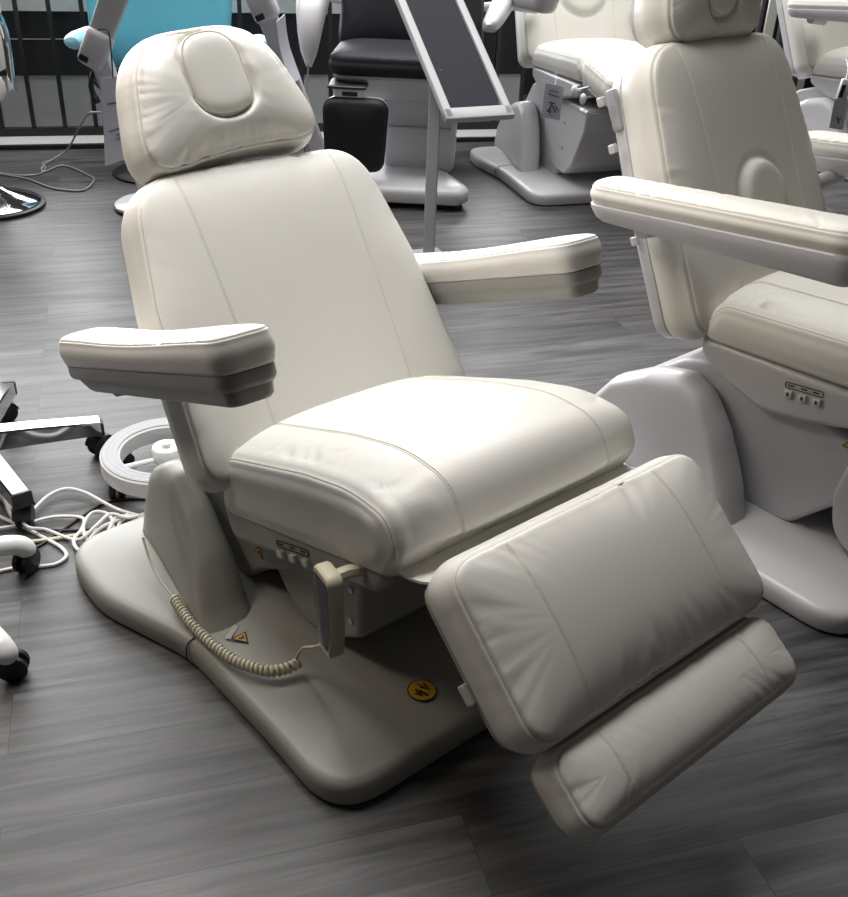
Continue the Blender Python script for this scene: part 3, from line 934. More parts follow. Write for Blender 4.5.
MB().tube([hx((.0, .062, .012)), hx((.004, .068, .035)), hx((.006, .064, .06)), hx((.004, .05, .066))], [.012, .012, .011, .009], 8).obj('hook', M['cable_cream'], hc)
loc = hc.location
pth = [pix(143, 538, .13), pix(150, 560, .105), pix(160, 580, .092), pix(174, 598, .084)]
MB().tube([q - loc for q in catmull(pth, 6)], .003, 6).obj('cord', M['cable_cream'], hc)
core = catmull([pix(174, 598, .084), pix(186, 617, .083), pix(200, 633, .083), pix(218, 649, .083), pix(240, 663, .084), pix(268, 671, .088), pix(288, 668, .092), pix(298, 663, .094)], 40)
hel = []
Lc = [0]
for a, b in zip(core, core[1:]): Lc.append(Lc[-1] + (b - a).length)
tot = Lc[-1]; turns = int(tot / .0098)
nv = None; j = 0
N_ = turns * 14
for i in range(N_ + 1):
    s_ = tot * i / N_
    while j < len(Lc) - 2 and Lc[j + 1] < s_: j += 1
    p = core[j].lerp(core[j + 1], (s_ - Lc[j]) / max(Lc[j + 1] - Lc[j], 1e-9))
    t_ = (core[min(j + 3, len(core) - 1)] - core[max(j - 3, 0)]).normalized()
    if nv is None: nv = t_.orthogonal().normalized()
    nv = (nv - nv.dot(t_) * t_).normalized(); bv = t_.cross(nv)
    a_ = 2 * pi * turns * i / N_
    hel.append(p - loc + (nv * cos(a_) + bv * sin(a_)) * .0080)
MB().tube(hel, .0042, 7).obj('coiled_cord', M['cable_cream'], hc)
MB().tube([q - loc for q in catmull([core[-1], pix(297, 657, .11), pix(303, 648, .145), to_world((-.10, -.32, .19)), to_world((-.062, -.33, .228)), hx((0, -.08, 0)) + loc], 8)], .0028, 6).obj('lead', M['cable_cream'], hc)

# ------------------------------------------------------------------ rolling bases at left
def caster(parent, x, y, ztop, ang, r=.026, hood=True):
    """twin-wheel caster: stem, hood, two wheels (one part)"""
    R_ = Matrix.Rotation(ang, 3, 'Z')
    base = Vector((x, y, 0)); cw = base + R_ @ Vector((.012, 0, r))
    RX = R_ @ Matrix.Rotation(pi / 2, 3, 'X')
    o = MB().tube([(x, y, r * 1.6), (x, y, ztop)], .007, 8).obj('caster', M['black'], parent)
    for s in (-1, 1):
        MB().lathe([(.001, -.008), (r * .8, -.008), (r, -.005), (r, .005), (r * .8, .008), (.001, .008)], cw + R_ @ Vector((0, s * .012, 0)), 24, RX).obj('wheel', M['black'], o)
    if hood:
        prof = [Vector((r * 1.12 * cos(a), r * 1.12 * sin(a))) for a in [radians(q) for q in range(10, 171, 16)]]
        inn = [Vector((r * 1.02 * cos(a), r * 1.02 * sin(a))) for a in [radians(q) for q in range(170, 9, -16)]]
        ol_ = prof + inn
        rings = [[cw + R_ @ Vector((q.x, v, q.y)) for q in ol_] for v in (-.022, .022)]
        MB().rings(rings).obj('hood', M['black'], o)
    return o

cb = thing('stool_base', 'chrome five-armed rolling base with black casters at the left edge', 'rolling base', (-1.16, 2.19, 0))
MB().lathe([(.001, .075), (.05, .075), (.055, .085), (.055, .12), (.045, .135), (.03, .14), (.001, .14)]).obj('hub', M['chrome'], cb)
MB().lathe([(.001, .13), (.028, .13), (.028, .30), (.02, .30), (.02, .42), (.001, .42)], seg=24).obj('column', M['chrome'], cb)
for k in range(5):
    a = radians(24 + 72 * k)
    R_ = Matrix.Rotation(a, 3, 'Z')
    sec = lambda x, w_, h_, zc: [R_ @ Vector((x, y, z + zc)) for y, z in ((-w_, -h_), (w_, -h_), (w_, h_ * .8), (w_ * .8, h_), (-w_ * .8, h_), (-w_, h_ * .8))]
    arm_ = MB().rings([sec(.03, .026, .027, .107), sec(.15, .025, .024, .103), sec(.315, .023, .019, .094)]).obj('arm', M['chrome'], cb)
    e0 = sec(.315, .024, .020, .094); e1 = sec(.323, .024, .020, .094)
    MB().rings([e0, e1]).obj('end_cap', M['black'], arm_)
    q = R_ @ Vector((.30, 0, 0))
    caster(cb, q.x, q.y, .078, a + [.6, 2.2, -1.0, 1.2, 2.6][k], .031)
tag(cb, group=None)

wb_ = thing('stool_base', 'white rolling base with rounded tube arms and black casters at the left edge', 'rolling base', (-1.088, 1.70, 0))
MB().lathe([(.001, .07), (.045, .07), (.052, .085), (.05, .12), (.03, .14), (.001, .14)]).obj('hub', M['white_gloss'], wb_)
MB().lathe([(.001, .13), (.025, .13), (.025, .38), (.001, .38)], seg=20).obj('column', M['chrome'], wb_)
a0_ = atan2(1.788 - 1.70, -.907 + 1.088)
for k in range(5):
    a = a0_ - radians(72) * k
    if k == 1: a = atan2(1.458 - 1.70, -.80 + 1.088)
    R_ = Matrix.Rotation(a, 3, 'Z')
    rr_ = .30 if k != 0 and k != 1 else (.202 if k == 0 else .376)
    rr_ = {0: .215, 1: .365}.get(k, .29)
    pts = catmull([(.02, 0, .10), (rr_ * .6, 0, .093), (rr_ * .92, 0, .085), (rr_ + .006, 0, .072), (rr_ + .008, 0, .058)], 6)
    MB().tube([R_ @ Vector(p) for p in pts], [.023] * (len(pts) - 6) + [.023, .023, .0225, .022, .021, .02], 14).obj('arm', M['white_gloss'], wb_)
    q = R_ @ Vector((rr_ - .002, 0, 0))
    caster(wb_, q.x, q.y, .062, a + .9, .030, False)

# ring-shaped rolling base
rb_ = thing('ring_base', 'white ring-shaped rolling base with perforated grey top, behind the front chair', 'rolling base', (-.668, 2.215, 0))
def ring_prof(r0, r1, z0, z1, c=.004, seg=72):
    pr = [(r0 + c, z0), (r1 - c, z0), (r1, z0 + c), (r1, z1 - c), (r1 - c, z1), (r0 + c, z1), (r0, z1 - c), (r0, z0 + c), (r0 + c, z0)]
    m_ = MB()
    m_.rings([[Vector((r * cos(2 * pi * k / seg), r * sin(2 * pi * k / seg), z)) for k in range(seg)] for r, z in pr], True, False, False)
    return m_
ring_prof(.118, .168, .045, .092).obj('ring_body', M['white_gloss'], rb_)
rt_ = ring_prof(.122, .164, .0915, .0945, .001).obj('perforated_strip', M['ring_grey'], rb_)
mb = MB()
for k in range(84):
    for j_, r in enumerate((.130, .143, .156)):
        a = 2 * pi * (k + .5 * (j_ % 2)) / 84
        mb.box((r * cos(a), r * sin(a), .0948), (.007, .003, .0006), Matrix.Rotation(a + pi / 2, 3, 'Z'))
ph = mb.obj('perforation', M['grey_metal'], rt_, smooth=False); tag(ph, kind='stuff')
MB().lathe([(.001, .06), (.036, .06), (.038, .064), (.038, .096), (.035, .10), (.012, .10), (.012, .112), (.001, .112)]).obj('hub', M['white_gloss'], rb_)
for k in range(3):
    a = radians(-30 + 120 * k)
    MB().tube([(.03 * cos(a), .03 * sin(a), .066), (.125 * cos(a), .125 * sin(a), .066)], .007, 8).obj('spoke', M['white_gloss'], rb_)
for k, a in enumerate((218, 150, 100, 330, 20)):
    a = radians(a); caster(rb_, .143 * cos(a), .143 * sin(a), .05, a + 1.2, .019, False)

# ------------------------------------------------------------------ cables on the floor
def cable(name, label, pts, r, mat, z=None, n=8, group=None):
    z = r + .0005 if z is None else z
    P = [pix(q[0], q[1], (q[2] if len(q) > 2 else z)) for q in pts]
    o = MB().tube(catmull(P, n), r, 7).obj(name, M[mat])
    return tag(o, label, 'cable', group or 'cables on the floor at left')
k_ = lambda L: [(x / 3.9, 350 + y / 3.9, *r) for x, y, *r in L]
cable('power_cable', 'white cable in a long arc above the tangle beside the chrome base', k_([(-60, 470), (0, 545), (40, 640), (75, 668), (130, 622), (190, 567), (260, 541), (330, 555), (400, 592), (460, 622), (520, 640), (560, 650)]), .0045, 'cable_white', z=.020)
cable('power_cable', 'white cable that loops back under the white rolling base', k_([(-60, 610), (0, 650), (90, 690), (180, 737), (240, 772), (258, 805), (215, 835), (130, 846), (60, 850), (0, 862), (-60, 880)]), .0045, 'cable_white')
cable('power_cable', 'white cable wound into loose coils beside the base of the front chair', k_([(-60, 705, .010), (0, 695, .010), (90, 680, .010), (200, 652, .010), (290, 650, .010), (328, 662, .012), (318, 700, .012), (288, 740, .012), (300, 775, .012), (345, 798, .012), (400, 760, .014), (440, 690, .016), (420, 640, .018), (360, 635, .02), (325, 690, .012), (345, 750, .010), (390, 790, .010), (440, 740, .012), (465, 680, .016), (500, 640, .02), (470, 660, .022), (400, 690, .022), (350, 740, .016), (380, 775, .016), (425, 700, .022), (450, 655, .026), (510, 648, .022), (560, 660, .018)]), .0045, 'cable_white')
cable('power_cable', 'white cable running behind the chrome caster into the coils', k_([(-40, 520, .012), (15, 580, .012), (60, 640, .012), (110, 690, .030), (180, 700, .012), (300, 740, .012), (370, 690, .03), (430, 640, .034), (500, 655, .03), (560, 640, .02)]), .004, 'cable_white')
cable('power_cable', 'black cable running diagonally under the white tangle', k_([(90, 790), (150, 765), (210, 725), (300, 662), (390, 605), (470, 582), (580, 580)]), .0035, 'black')
cable('power_cable', 'black cable lying flat behind the white coils', k_([(-60, 560), (0, 590), (60, 640), (110, 682), (180, 700), (300, 702), (400, 690), (500, 670), (570, 660)]), .0035, 'black')
cable('power_cable', 'short black cable end beside the white rolling base', k_([(-60, 690), (0, 725), (25, 757)]), .0035, 'black')
cable('flat_cable', 'cream flat cable under the white coils', k_([(70, 753), (200, 738), (330, 716), (420, 690)]), .005, 'cable_cream')
g_ = lambda L: [(x / 2.827, y / 2.827, *r) for x, y, *r in L]
cable('grey_cable', 'thin grey cable looping across the floor by the chrome disc', g_([(285, 318, .34), (250, 322, .33), (222, 365, .19), (188, 425, .05), (130, 462), (118, 478), (128, 485), (180, 468), (250, 495), (265, 512), (232, 538), (150, 532), (80, 507), (0, 492), (-60, 485)]), .005, 'cable_grey')
cable('grey_cable', 'thin grey cable running straight to the chrome disc, under the looped one', g_([(-60, 486), (0, 488), (60, 496), (110, 492), (128, 478), (122, 460), (150, 452)]), .004, 'cable_grey')

R3 = Matrix.Rotation(radians(72), 3, 'Z')
def loc3(x, y, Y):
    r = ROT @ Vector((x - CX, -(y - CY), -F_PX)); q = Vector((0, 0, CAM_H)) + r * (Y / r.y)
    return R3 @ (q - Vector((.886, 4.98, 0)))
for x, y in ((574, 91), (583, 99)):
    q = loc3(x, y, 4.66)
    MB().ell(q, (.016, .016, .024)).obj('adjusting_knob', M['white_gloss'], chair3)
    MB().tube([q, q + Vector((0, .10, .02))], .006, 8).obj('knob_rod', M['steel'], chair3)
q = loc3(585, 112, 4.66)
lv3 = MB().tube([q + Vector((-.035, 0, 0)), q, q + Vector((.035, 0, 0))], [.011, .013, .011], 12).obj('lever_grip', M['white_gloss'], chair3)
MB().tube([q + Vector((.03, 0, 0)), q + Vector((.09, .02, .01)), q + Vector((.09, .12, .03))], .004, 8).obj('lever_rod', M['steel'], lv3)

# ------------------------------------------------------------------ salon chairs at the back left
sc_ = thing('salon_chair', 'chrome salon chair on a domed chrome disc at the left edge', 'salon chair', (-1.985, 4.39, 0))
MB().lathe([(.001, .002), (.215, .002), (.222, .006), (.222, .016), (.21, .02), (.001, .02)], seg=56).obj('rubber_rim', M['black'], sc_)
MB().lathe([(.001, .018), (.205, .018), (.205, .024), (.19, .034), (.13, .055), (.07, .075), (.05, .09), (.001, .09)], seg=56).obj('base_disc', M['chrome'], sc_)
MB().lathe([(.001, .08), (.045, .08), (.045, .42), (.001, .42)], seg=28).obj('column', M['chrome'], sc_)
MB().box((-.10, .05, .47), (.30, .42, .11), None, .035).obj('seat', M['white_leather'], sc_)
MB().box((-.10, .30, .78), (.30, .09, .5), Matrix.Rotation(-.15, 3, 'X'), .035).obj('backrest', M['white_leather'], sc_)
for s in (-1, 1):
    x = -.08 + s * .17
    fr = catmull([(x, .20, .46), (x, .22, .68), (x, .16, .79), (x, .02, .82), (x, -.10, .77), (x, -.15, .62), (x, -.15, .45)], 8)
    MB().tube(fr, .018, 14).obj('arm_frame', M['chrome'], sc_)
    MB().box((x, -.15, .475), (.05, .05, .11), None, .006).obj('arm_foot', M['chrome'], sc_)

bl = thing('salon_chair', 'light blue salon chair with rounded blue arm ends, behind the headrest', 'salon chair', (-1.42, 5.02, 0), radians(-4))
cb_ol = rpoly([(-.335, 0), (.335, 0), (.40, .78), (-.40, .78)], [.12, .12, .14, .14], 120)
bxf = plane_xf((0, .22, .45), (1, 0, 0), (0, .22, .97), (0, -.97, .22))
slab(cb_ol, [(.06, -.06), (.02, -.06), (.004, -.05), (0, -.03), (0, 0), (.006, .02), (.02, .034), (.05, .045), (.12, .054), (.2, .058)], fn=bxf).obj('backrest', M['blue'], bl)
slab(rpoly([(-.06, -.26), (.36, -.26), (.36, .24), (-.06, .24)], .08, 100), [(.05, .36), (.01, .36), (0, .38), (0, .45), (.01, .475), (.03, .49), (.08, .5), (.15, .505)]).obj('seat', M['blue'], bl)
for s in (-1, 1):
    ap = [( .02, -.30), (.055, -.26), (.06, -.1), (.055, .1), (.03, .2)]
    rings = []
    for (r_, y) in [(.006, -.14), (.034, -.13), (.05, -.10), (.056, -.04), (.056, .08), (.045, .18), (.01, .21)]:
        rings.append([Vector((s * .405 + .12 + r_ * cos(2 * pi * k / 20), y, .625 + r_ * .72 * sin(2 * pi * k / 20))) for k in range(20)])
    MB().rings(rings).obj('arm_pad', M['blue_light'], bl)
    MB().tube(catmull([(s * .40 + .12, .1, .60), (s * .39 + .12, .13, .48), (s * .34 + .06, .1, .40), (s * .18, .05, .38)], 6), .016, 10).obj('arm_bracket', M['black'], bl)
MB().lathe([(.001, .02), (.04, .02), (.04, .37), (.001, .37)], seg=24).obj('column', M['chrome'], bl)
MB().lathe([(.001, .0), (.20, .0), (.205, .01), (.19, .022), (.06, .04), (.001, .04)], seg=48).obj('base_disc', M['black'], bl)

# jointed white lamp stands with document pouches
def lamp_stand(label, foot, joint, top, disc_mat):
    t = thing('jointed_stand', label, 'lamp stand', foot, 0, 'jointed white lamp stands')
    f = Vector(foot); j = Vector(joint) - f; tp = Vector(top) - f
    MB().lathe([(.001, 0), (.162, 0), (.167, .004), (.167, .014), (.001, .014)], seg=48).obj('rubber_rim', M['black'], t)
    MB().lathe([(.001, .012), (.163, .012), (.163, .024), (.15, .032), (.03, .040), (.001, .040)], seg=48).obj('base_disc', M[disc_mat], t)
    def bar(a, b, w0, w1, h0, h1, name):
        d = (b - a).normalized(); sx_ = d.cross(Vector((0, 1, 0))).normalized(); sy_ = d.cross(sx_).normalized()
        rings = []
        for q, w_, h_ in ((a, w0, h0), (a.lerp(b, .5), (w0 + w1) / 2, (h0 + h1) / 2), (b, w1, h1)):
            rr = rpoly([(-w_, -h_), (w_, -h_), (w_, h_), (-w_, h_)], min(w_, h_) * .45, 28)
            rings.append([q + sx_ * p.x + sy_ * p.y for p in rr])
        return MB().rings(rings).obj(name, M['grey_white'], t)
    M.setdefault('grey_white', principled('grey_white_plastic', (.58, .57, .60), .4))
    bar(Vector((0, 0, .03)), j, .034, .044, .026, .03, 'lower_arm')
    bar(j, tp, .050, .056, .034, .036, 'upper_arm')
    d = (tp - j).normalized()
    R_ = Matrix.Rotation(atan2(d.x, d.z), 3, 'Y')
    jb = MB().box(j + Vector((0, -.01, .0)), (.115, .09, .16), R_, .026).obj('joint_housing', M['grey_white'], t)
    MB().box(j + Vector((0, -.01, 0)) + R_ @ Vector((-.025, -.044, -.05)), (.04, .01, .026), R_, .003).obj('joint_slot', M['black'], jb)
    return t
def at_y(x, y, Y):
    r = ROT @ Vector((x - CX, -(y - CY), -F_PX)); return Vector((0, 0, CAM_H)) + r * (Y / r.y)
ls1 = lamp_stand('white jointed lamp stand on a white disc base, left of the headrest', pix(152, 208), at_y(97, 48, 4.45), at_y(128, -40, 4.45), 'white_gloss')
ls2 = lamp_stand('white jointed lamp stand right of the headrest', pix(331, 188), at_y(262, 2, 4.72), at_y(230, -70, 4.72), 'white_gloss')
hd_ = catmull([at_y(94, 72, 4.44), at_y(91, 85, 4.42), at_y(95, 98, 4.41), at_y(97, 103, 4.41)], 6)
MB().tube([q - ls1.location for q in hd_], [.012] * 12 + [.017] * 7, 10).obj('lever', M['black'], ls1)

def sheet(name, label, cat, corners, mat, thick=.002, group=None, bow=.0):
    """thin sheet through four corners (top-left, top-right, bottom-right, bottom-left)"""
    tl, tr, br, bl_ = [Vector(c) for c in corners]
    n_ = (tr - tl).cross(bl_ - tl).normalized()
    g0 = []
    nu_, nv_ = 6, 8
    P = [[(tl.lerp(tr, i / nu_)).lerp(bl_.lerp(br, i / nu_), j / nv_) + n_ * bow * sin(pi * j / nv_) for i in range(nu_ + 1)] for j in range(nv_ + 1)]
    rings = []
    for row in P: rings.append(row + [q + n_ * thick for q in row[::-1]])
    o = MB().rings(rings).obj(name, mat, None, angle=30)
    tag(o, label, cat, group)
    ex = (tr - tl).normalized(); ey = (bl_ - tl); ey = (ey - ex * ey.dot(ex)).normalized()
    nn = ex.cross(ey).normalized()
    if nn.y > 0: sgn = -1
    else: sgn = 1
    return o, (lambda a, b, c=0: tl.lerp(tr, a).lerp(bl_.lerp(br, a), b) + nn * sgn * (.0022 + c) + n_ * bow * sin(pi * b))

def marks(o, f, L, mat='grey_ink', name='printed_line'):
    for a0, b0, a1, b1, th in L:
        p0, p1 = f(a0, b0, .0004), f(a1, b1, .0004)
        MB().tube([p0, p1], th, 5).obj(name, M[mat], o)

pA, fA = sheet('document_pouch', 'clear pouch with a printed sheet hanging from the left lamp stand', 'document pouch',
               (at_y(101, 78, 4.33), at_y(135, 75, 4.36), at_y(140, 155, 4.36), at_y(105, 166, 4.33)), M['paper'], .003, 'document pouches on the lamp stands', .01)
marks(pA, fA, [(.15, .30, .5, .30, .003), (.15, .62, .5, .60, .0025), (.35, .68, .55, .67, .002), (.35, .73, .55, .72, .002)])
mb = MB().tube(catmull([at_y(98, 30, 4.40), at_y(108, 31, 4.37), at_y(111, 50, 4.36), at_y(113, 78, 4.34)], 6), .003, 6)
mb.obj('hanging_chain', M['black'], pA)
pB, fB = sheet('document_pouch', 'crumpled clear pouch hanging from the right lamp stand', 'document pouch',
               (at_y(277, 22, 4.6), at_y(285, 14, 4.65), at_y(301, 78, 4.65), at_y(292, 84, 4.6)), M['paper'], .006, 'document pouches on the lamp stands', .02)

# ------------------------------------------------------------------ charcoal chair
dk = thing('treatment_chair', 'charcoal treatment chair with white base and a small hanging leg pad', 'treatment chair', (-.15, 5.06, 0), radians(-92))
# local frame: x towards the feet (to the viewer), y to the chair's left (viewer's right)
bo_ = rpoly([(-.42, -.30), (.44, -.36), (.46, -.30), (.46, .28), (.38, .33), (.10, .20), (-.42, .24)], [.08, .05, .04, .04, .06, .1, .08], 160)
slab(bo_, [(.03, .03), (.006, .03), (0, .04), (0, .075), (.006, .09), (.02, .10), (.06, .108), (.10, .115)]).obj('base', M['white_plastic'], dk)
for y in (-.3, .27):
    MB().lathe([(.001, 0), (.025, 0), (.025, .02), (.012, .032), (.001, .032)], (.40, y, 0), 20).obj('foot', M['black'], dk)
prism_v(rpoly([(-.34, .09), (.13, .09), (.15, .18), (.12, .46), (-.3, .46)], .03, 90), -.10, .24, .03).obj('column_cover', M['white_plastic'], dk)
prism_v(rpoly([(.0, .30), (.16, .30), (.165, .31), (.0, .31)], .002, 40), -.08, .22, .002).obj('cover_joint', M['grey_metal'], dk)
# seat shell tapering down, seat cushion
rings = []
for z, x0, x1, y0, y1, r in ((.565, -.28, .33, -.335, .335, .10), (.55, -.28, .33, -.335, .335, .10), (.52, -.27, .30, -.31, .315, .10), (.46, -.22, .22, -.25, .27, .09), (.43, -.2, .16, -.20, .25, .08)):
    rings.append([Vector((p.x, p.y, z)) for p in rpoly([(x0, y0), (x1, y0), (x1, y1), (x0, y1)], r, 80)])
MB().rings(rings).obj('seat_shell', M['white_plastic'], dk)
cushion('seat_cushion', rpoly([(-.30, -.345), (.345, -.345), (.345, .345), (-.30, .345)], .10, 160), .095, plane_xf((0, 0, .563), (1, 0, 0), (0, 1, 0), (0, 0, 1)), M['black_leather'], dk, rr=.035, dome=.02, bulge=.008, wr=.002, seed=40, seam=False, nin=16)
bc, bh_, bx_ = cushion('backrest', rpoly([(0, -.345), (0, .345), (.72, .31), (.72, -.31)], [.08, .08, .12, .12], 160), .13, plane_xf((-.10, 0, .585), (-.36, 0, .933), (0, 1, 0), (.933, 0, .36)), M['black_leather'], dk, rr=.04, dome=.03, bulge=.008, wr=.002, seed=41, seam=False, nin=20,
        stitches=(lambda q: q.y - .03 - .04 * q.x, lambda q: q.y + .10 - .04 * q.x))
slab(rpoly([(0.02, -.325), (0.02, .325), (.7, .29), (.7, -.29)], [.08, .08, .12, .12], 100), [(.02, 0), (0, 0), (0, -.03), (.02, -.045), (.05, -.045)], fn=plane_xf((-.10, 0, .585), (-.36, 0, .933), (0, 1, 0), (.933, 0, .36))).obj('backrest_shell', M['white_plastic'], dk)
# arms: tapered white shells that droop at the front
def droop_arm(side):
    y = side * .45
    rings = []
    for x, z, w_, h_ in ((-.25, .86, .05, .03), (-.1, .87, .075, .055), (.05, .85, .075, .065), (.14, .78, .064, .065), (.19, .71, .052, .055), (.215, .64, .038, .04), (.225, .58, .014, .018)):
        dn = Vector((1, 0, 0)) if x < .05 else Vector((.6, 0, -.8))
        up_ = Vector((0, 1, 0)).cross(dn)
        rr = rpoly([(-w_, -h_), (w_, -h_), (w_, h_), (-w_, h_)], min(w_, h_) * .8, 28)
        rings.append([Vector((x, y, z)) + Vector((0, 1, 0)) * p.x + up_ * p.y for p in rr])
    return MB().rings(rings).obj('armrest', M['white_plastic'], dk)
droop_arm(-1)
def flat_arm(side):
    rings = []
    for x, z, w_, h_ in ((.16, .77, .012, .012), (.14, .775, .036, .028), (.03, .80, .045, .036), (-.12, .84, .05, .04), (-.3, .88, .05, .04), (-.34, .885, .02, .02)):
        y = side * (.36 + (.2 - x) * .22)
        rr = rpoly([(-w_, -h_), (w_, -h_), (w_, h_), (-w_, h_)], min(w_, h_) * .8, 28)
        rings.append([Vector((x, y, z)) + Vector((0, p.x, p.y)) for p in rr])
    return MB().rings(rings).obj('armrest', M['white_plastic'], dk)
flat_arm(1)
for s in (-1, 1):
    MB().tube([(-.26, s * .47, .83), (-.34, s * .40, .80), (-.38, s * .27, .78)], .022, 10).obj('arm_bracket', M['white_plastic'], dk)
MB().tube([(.225, -.45, .59), (.24, -.46, .45), (.255, -.478, .30), (.22, -.47, .11)], .004, 6).obj('hanging_wire', M['cable_grey'], dk)
# small leg pad hanging from the left of the seat front
pxf = plane_xf((.335, -.225, .145), (.10, 0, .995), (0, 1, 0), (.995, 0, -.10))
cushion('leg_pad', rpoly([(0, -.13), (0, .135), (.335, .16), (.335, -.135)], [.06, .06, .06, .07], 140), .055, pxf, M['black_leather'], dk, rr=.03, dome=.02, bulge=.006, wr=.0015, seed=44, seam=False, nin=16)
slab(rpoly([(0, -.13), (0, .135), (.335, .16), (.335, -.135)], [.06, .06, .06, .07], 80), [(.02, .004), (-.002, .004), (-.002, -.012), (.01, -.025), (.03, -.025)], fn=pxf).obj('leg_pad_shell', M['white_plastic'], dk)
br_ = MB().box((.36, -.245, .50), (.06, .13, .045), None, .006).obj('leg_pad_bracket', M['white_gloss'], dk)
MB().box((.391, -.24, .496), (.006, .07, .018), None, .002).obj('bracket_slot', M['black'], br_)
prism_v(rpoly([(.25, .515), (.40, .515), (.40, .53), (.25, .535)], .006, 40), -.34, -.165, .006).obj('bracket_plate', M['black'], dk)

# ------------------------------------------------------------------ display stand
bl0 = at_y(446, 121.5, 3.75)
bvec = Vector((.257, .118, 0)); shat = Vector((-.345, .752, .562)).normalized()
bhat = bvec.normalized(); shat = (shat - bhat * shat.dot(bhat)).normalized(); nh = bhat.cross(shat).normalized()
PW, PL = bvec.length, .86
ctr = bl0 + bvec * .20 + shat * .27
pb_ = Vector((ctr.x - .01, ctr.y + .0, 0))
ds = thing('display_stand', 'grey display stand with tilted dark panel on a square post', 'display stand', pb_)
dxf = plane_xf(bl0 - pb_, bhat, shat, nh)
def frame_bar(a0, b0, a1, b1):
    rr = rpoly([(a0, b0), (a1, b0), (a1, b1), (a0, b1)], .004, 40)
    slab(rr, [(.004, -.012), (.001, -.012), (0, -.009), (0, .006), (.003, .011), (.007, .012)], fn=dxf).obj('frame_bar', M['grey_metal_light'], ds)
M['grey_metal_light'] = principled('light_grey_metal', (.36, .36, .375), .35)
frame_bar(0, 0, PW, .055); frame_bar(0, PL - .055, PW, PL); frame_bar(0, .0, .036, PL); frame_bar(PW - .036, 0, PW, PL)
slab(rpoly([(.03, .04), (PW - .03, .04), (PW - .03, PL - .04), (.03, PL - .04)], .002, 20), [(0, -.008), (0, .003)], fn=dxf).obj('panel', M['panel_dark'], ds)
top = ctr - pb_ - nh * .012
sec = lambda z, s_=.024: [Vector((top.x + x * s_, top.y + y * s_, z)) for x, y in ((-1, -.8), (-.8, -1), (.8, -1), (1, -.8), (1, .8), (.8, 1), (-.8, 1), (-1, .8))]
MB().rings([sec(.012), sec(top.z + .0)]).obj('post', M['grey_metal_light'], ds)
MB().box((top.x, top.y, .007), (.13, .13, .012), Matrix.Rotation(.4, 3, 'Z'), .003).obj('base_plate', M['grey_metal'], ds)

# ------------------------------------------------------------------ paper tags on the white chairs
tA, gA = sheet('paper_tag', 'white paper tag with a printed chair picture, below the seat behind the display stand', 'paper tag',
               (at_y(545.5, 83, 4.66), at_y(564, 86.5, 4.69), at_y(559.5, 120.5, 4.72), at_y(541.5, 117, 4.69)), M['paper'], .001, 'paper tags hanging from the white chairs')
marks(tA, gA, [(.25, .17, .75, .19, .002), (.18, .28, .8, .33, .0022), (.3, .52, .6, .53, .004), (.45, .55, .35, .75, .005), (.5, .6, .7, .78, .0035), (.65, .6, .85, .72, .0035), (.25, .76, .45, .80, .005), (.35, .88, .6, .9, .0015)])
MB().tube([at_y(555, 85, 4.68), at_y(556, 79, 4.70), at_y(556, 72, 4.74)], .0015, 5).obj('string', M['cable_white'], tA)
tB, gB = sheet('paper_tag', 'grey paper tag hanging beside the far right white chair', 'paper tag',
               (at_y(835, 98, 5.15), at_y(848, 99, 5.18), at_y(843, 130, 5.2), at_y(829, 128, 5.17)), M['paper'], .001, 'paper tags hanging from the white chairs')
marks(tB, gB, [(.4, .6, .6, .8, .004), (.5, .7, .7, .62, .004)])
hB = thing('hand_control', 'small light hand control hanging at the far right chair', 'remote control', at_y(842, 97, 5.14))
MB().box((0, 0, .035), (.05, .03, .10), Matrix.Rotation(.1, 3, 'Y'), .008).obj('casing', M['white_plastic'], hB)
MB().box((-.012, -.0155, .03), (.02, .004, .06), Matrix.Rotation(.1, 3, 'Y')).obj('screen', M['black'], hB)
MB().tube([(0, 0, .08), (.01, .03, .13), (.01, .08, .16)], .004, 6).obj('hanger', M['white_plastic'], hB)

# ------------------------------------------------------------------ railing and what lies behind it
RD = Vector((cos(radians(13.7)), sin(radians(13.7)), 0)); RN = Vector((-RD.y, RD.x, 0))
R0 = Vector((-2.41, 5.57, 0))
rg = thing('railing', 'black metal railing with thin upright bars along the back', 'railing', R0, radians(13.7))
for k in range(-12, 42):
    s_ = .184 + .165 * k
    post = k in (4, 15, 27, 39)
    w_ = .028 if not post else .05
    MB().box((s_, 0, .54), (w_ * .8, w_ * .8, 1.02)).obj('post' if post else 'bar', M['black_metal'], rg, smooth=False)
for z, h_ in ((.034, .04), (1.06, .05)):
    MB().box((2.45, 0, z), (9.2, .045, h_)).obj('rail', M['black_metal'], rg, smooth=False)

def strip(name, d0, d1, z0, z1, mat, s0=-6, s1=11, kind='structure'):
    v = [R0 + RD * s_ + RN * d_ + Vector((0, 0, z)) for z in (z0, z1) for s_, d_ in ((s0, d0), (s1, d0), (s1, d1), (s0, d1))]
    o = MB().rings([v[:4], v[4:]]).obj(name, mat, smooth=False)
    return tag(o, kind=kind)
strip('trim_1', -.27, -.235, 0, .022, M['black_metal'])
strip('trim_2', -.235, .15, 0, .012, M['kerb'])
strip('wall_back', .15, .27, 0, .302, M['wall_grey'], -6, 3.05)
strip('trim_3', .14, .27, .302, .635, M['wall_black'], -6, 3.05)
strip('trim_4', .12, .27, .635, .78, M['wall_pale'], -6, 2.2)
strip('trim_5', .14, .27, .635, .78, M['wall_black'], 2.2, 3.05)
strip('wall_right', 1.0, 1.12, 0, .76, M['wall_black'], 2.9, 4.7)
strip('trim_6', 1.0, 1.12, 0, .76, M['wall_black'], 4.7, 7.5)
strip('trim_7', .135, .145, .489, .494, M['wall_grey'], -6, .9)

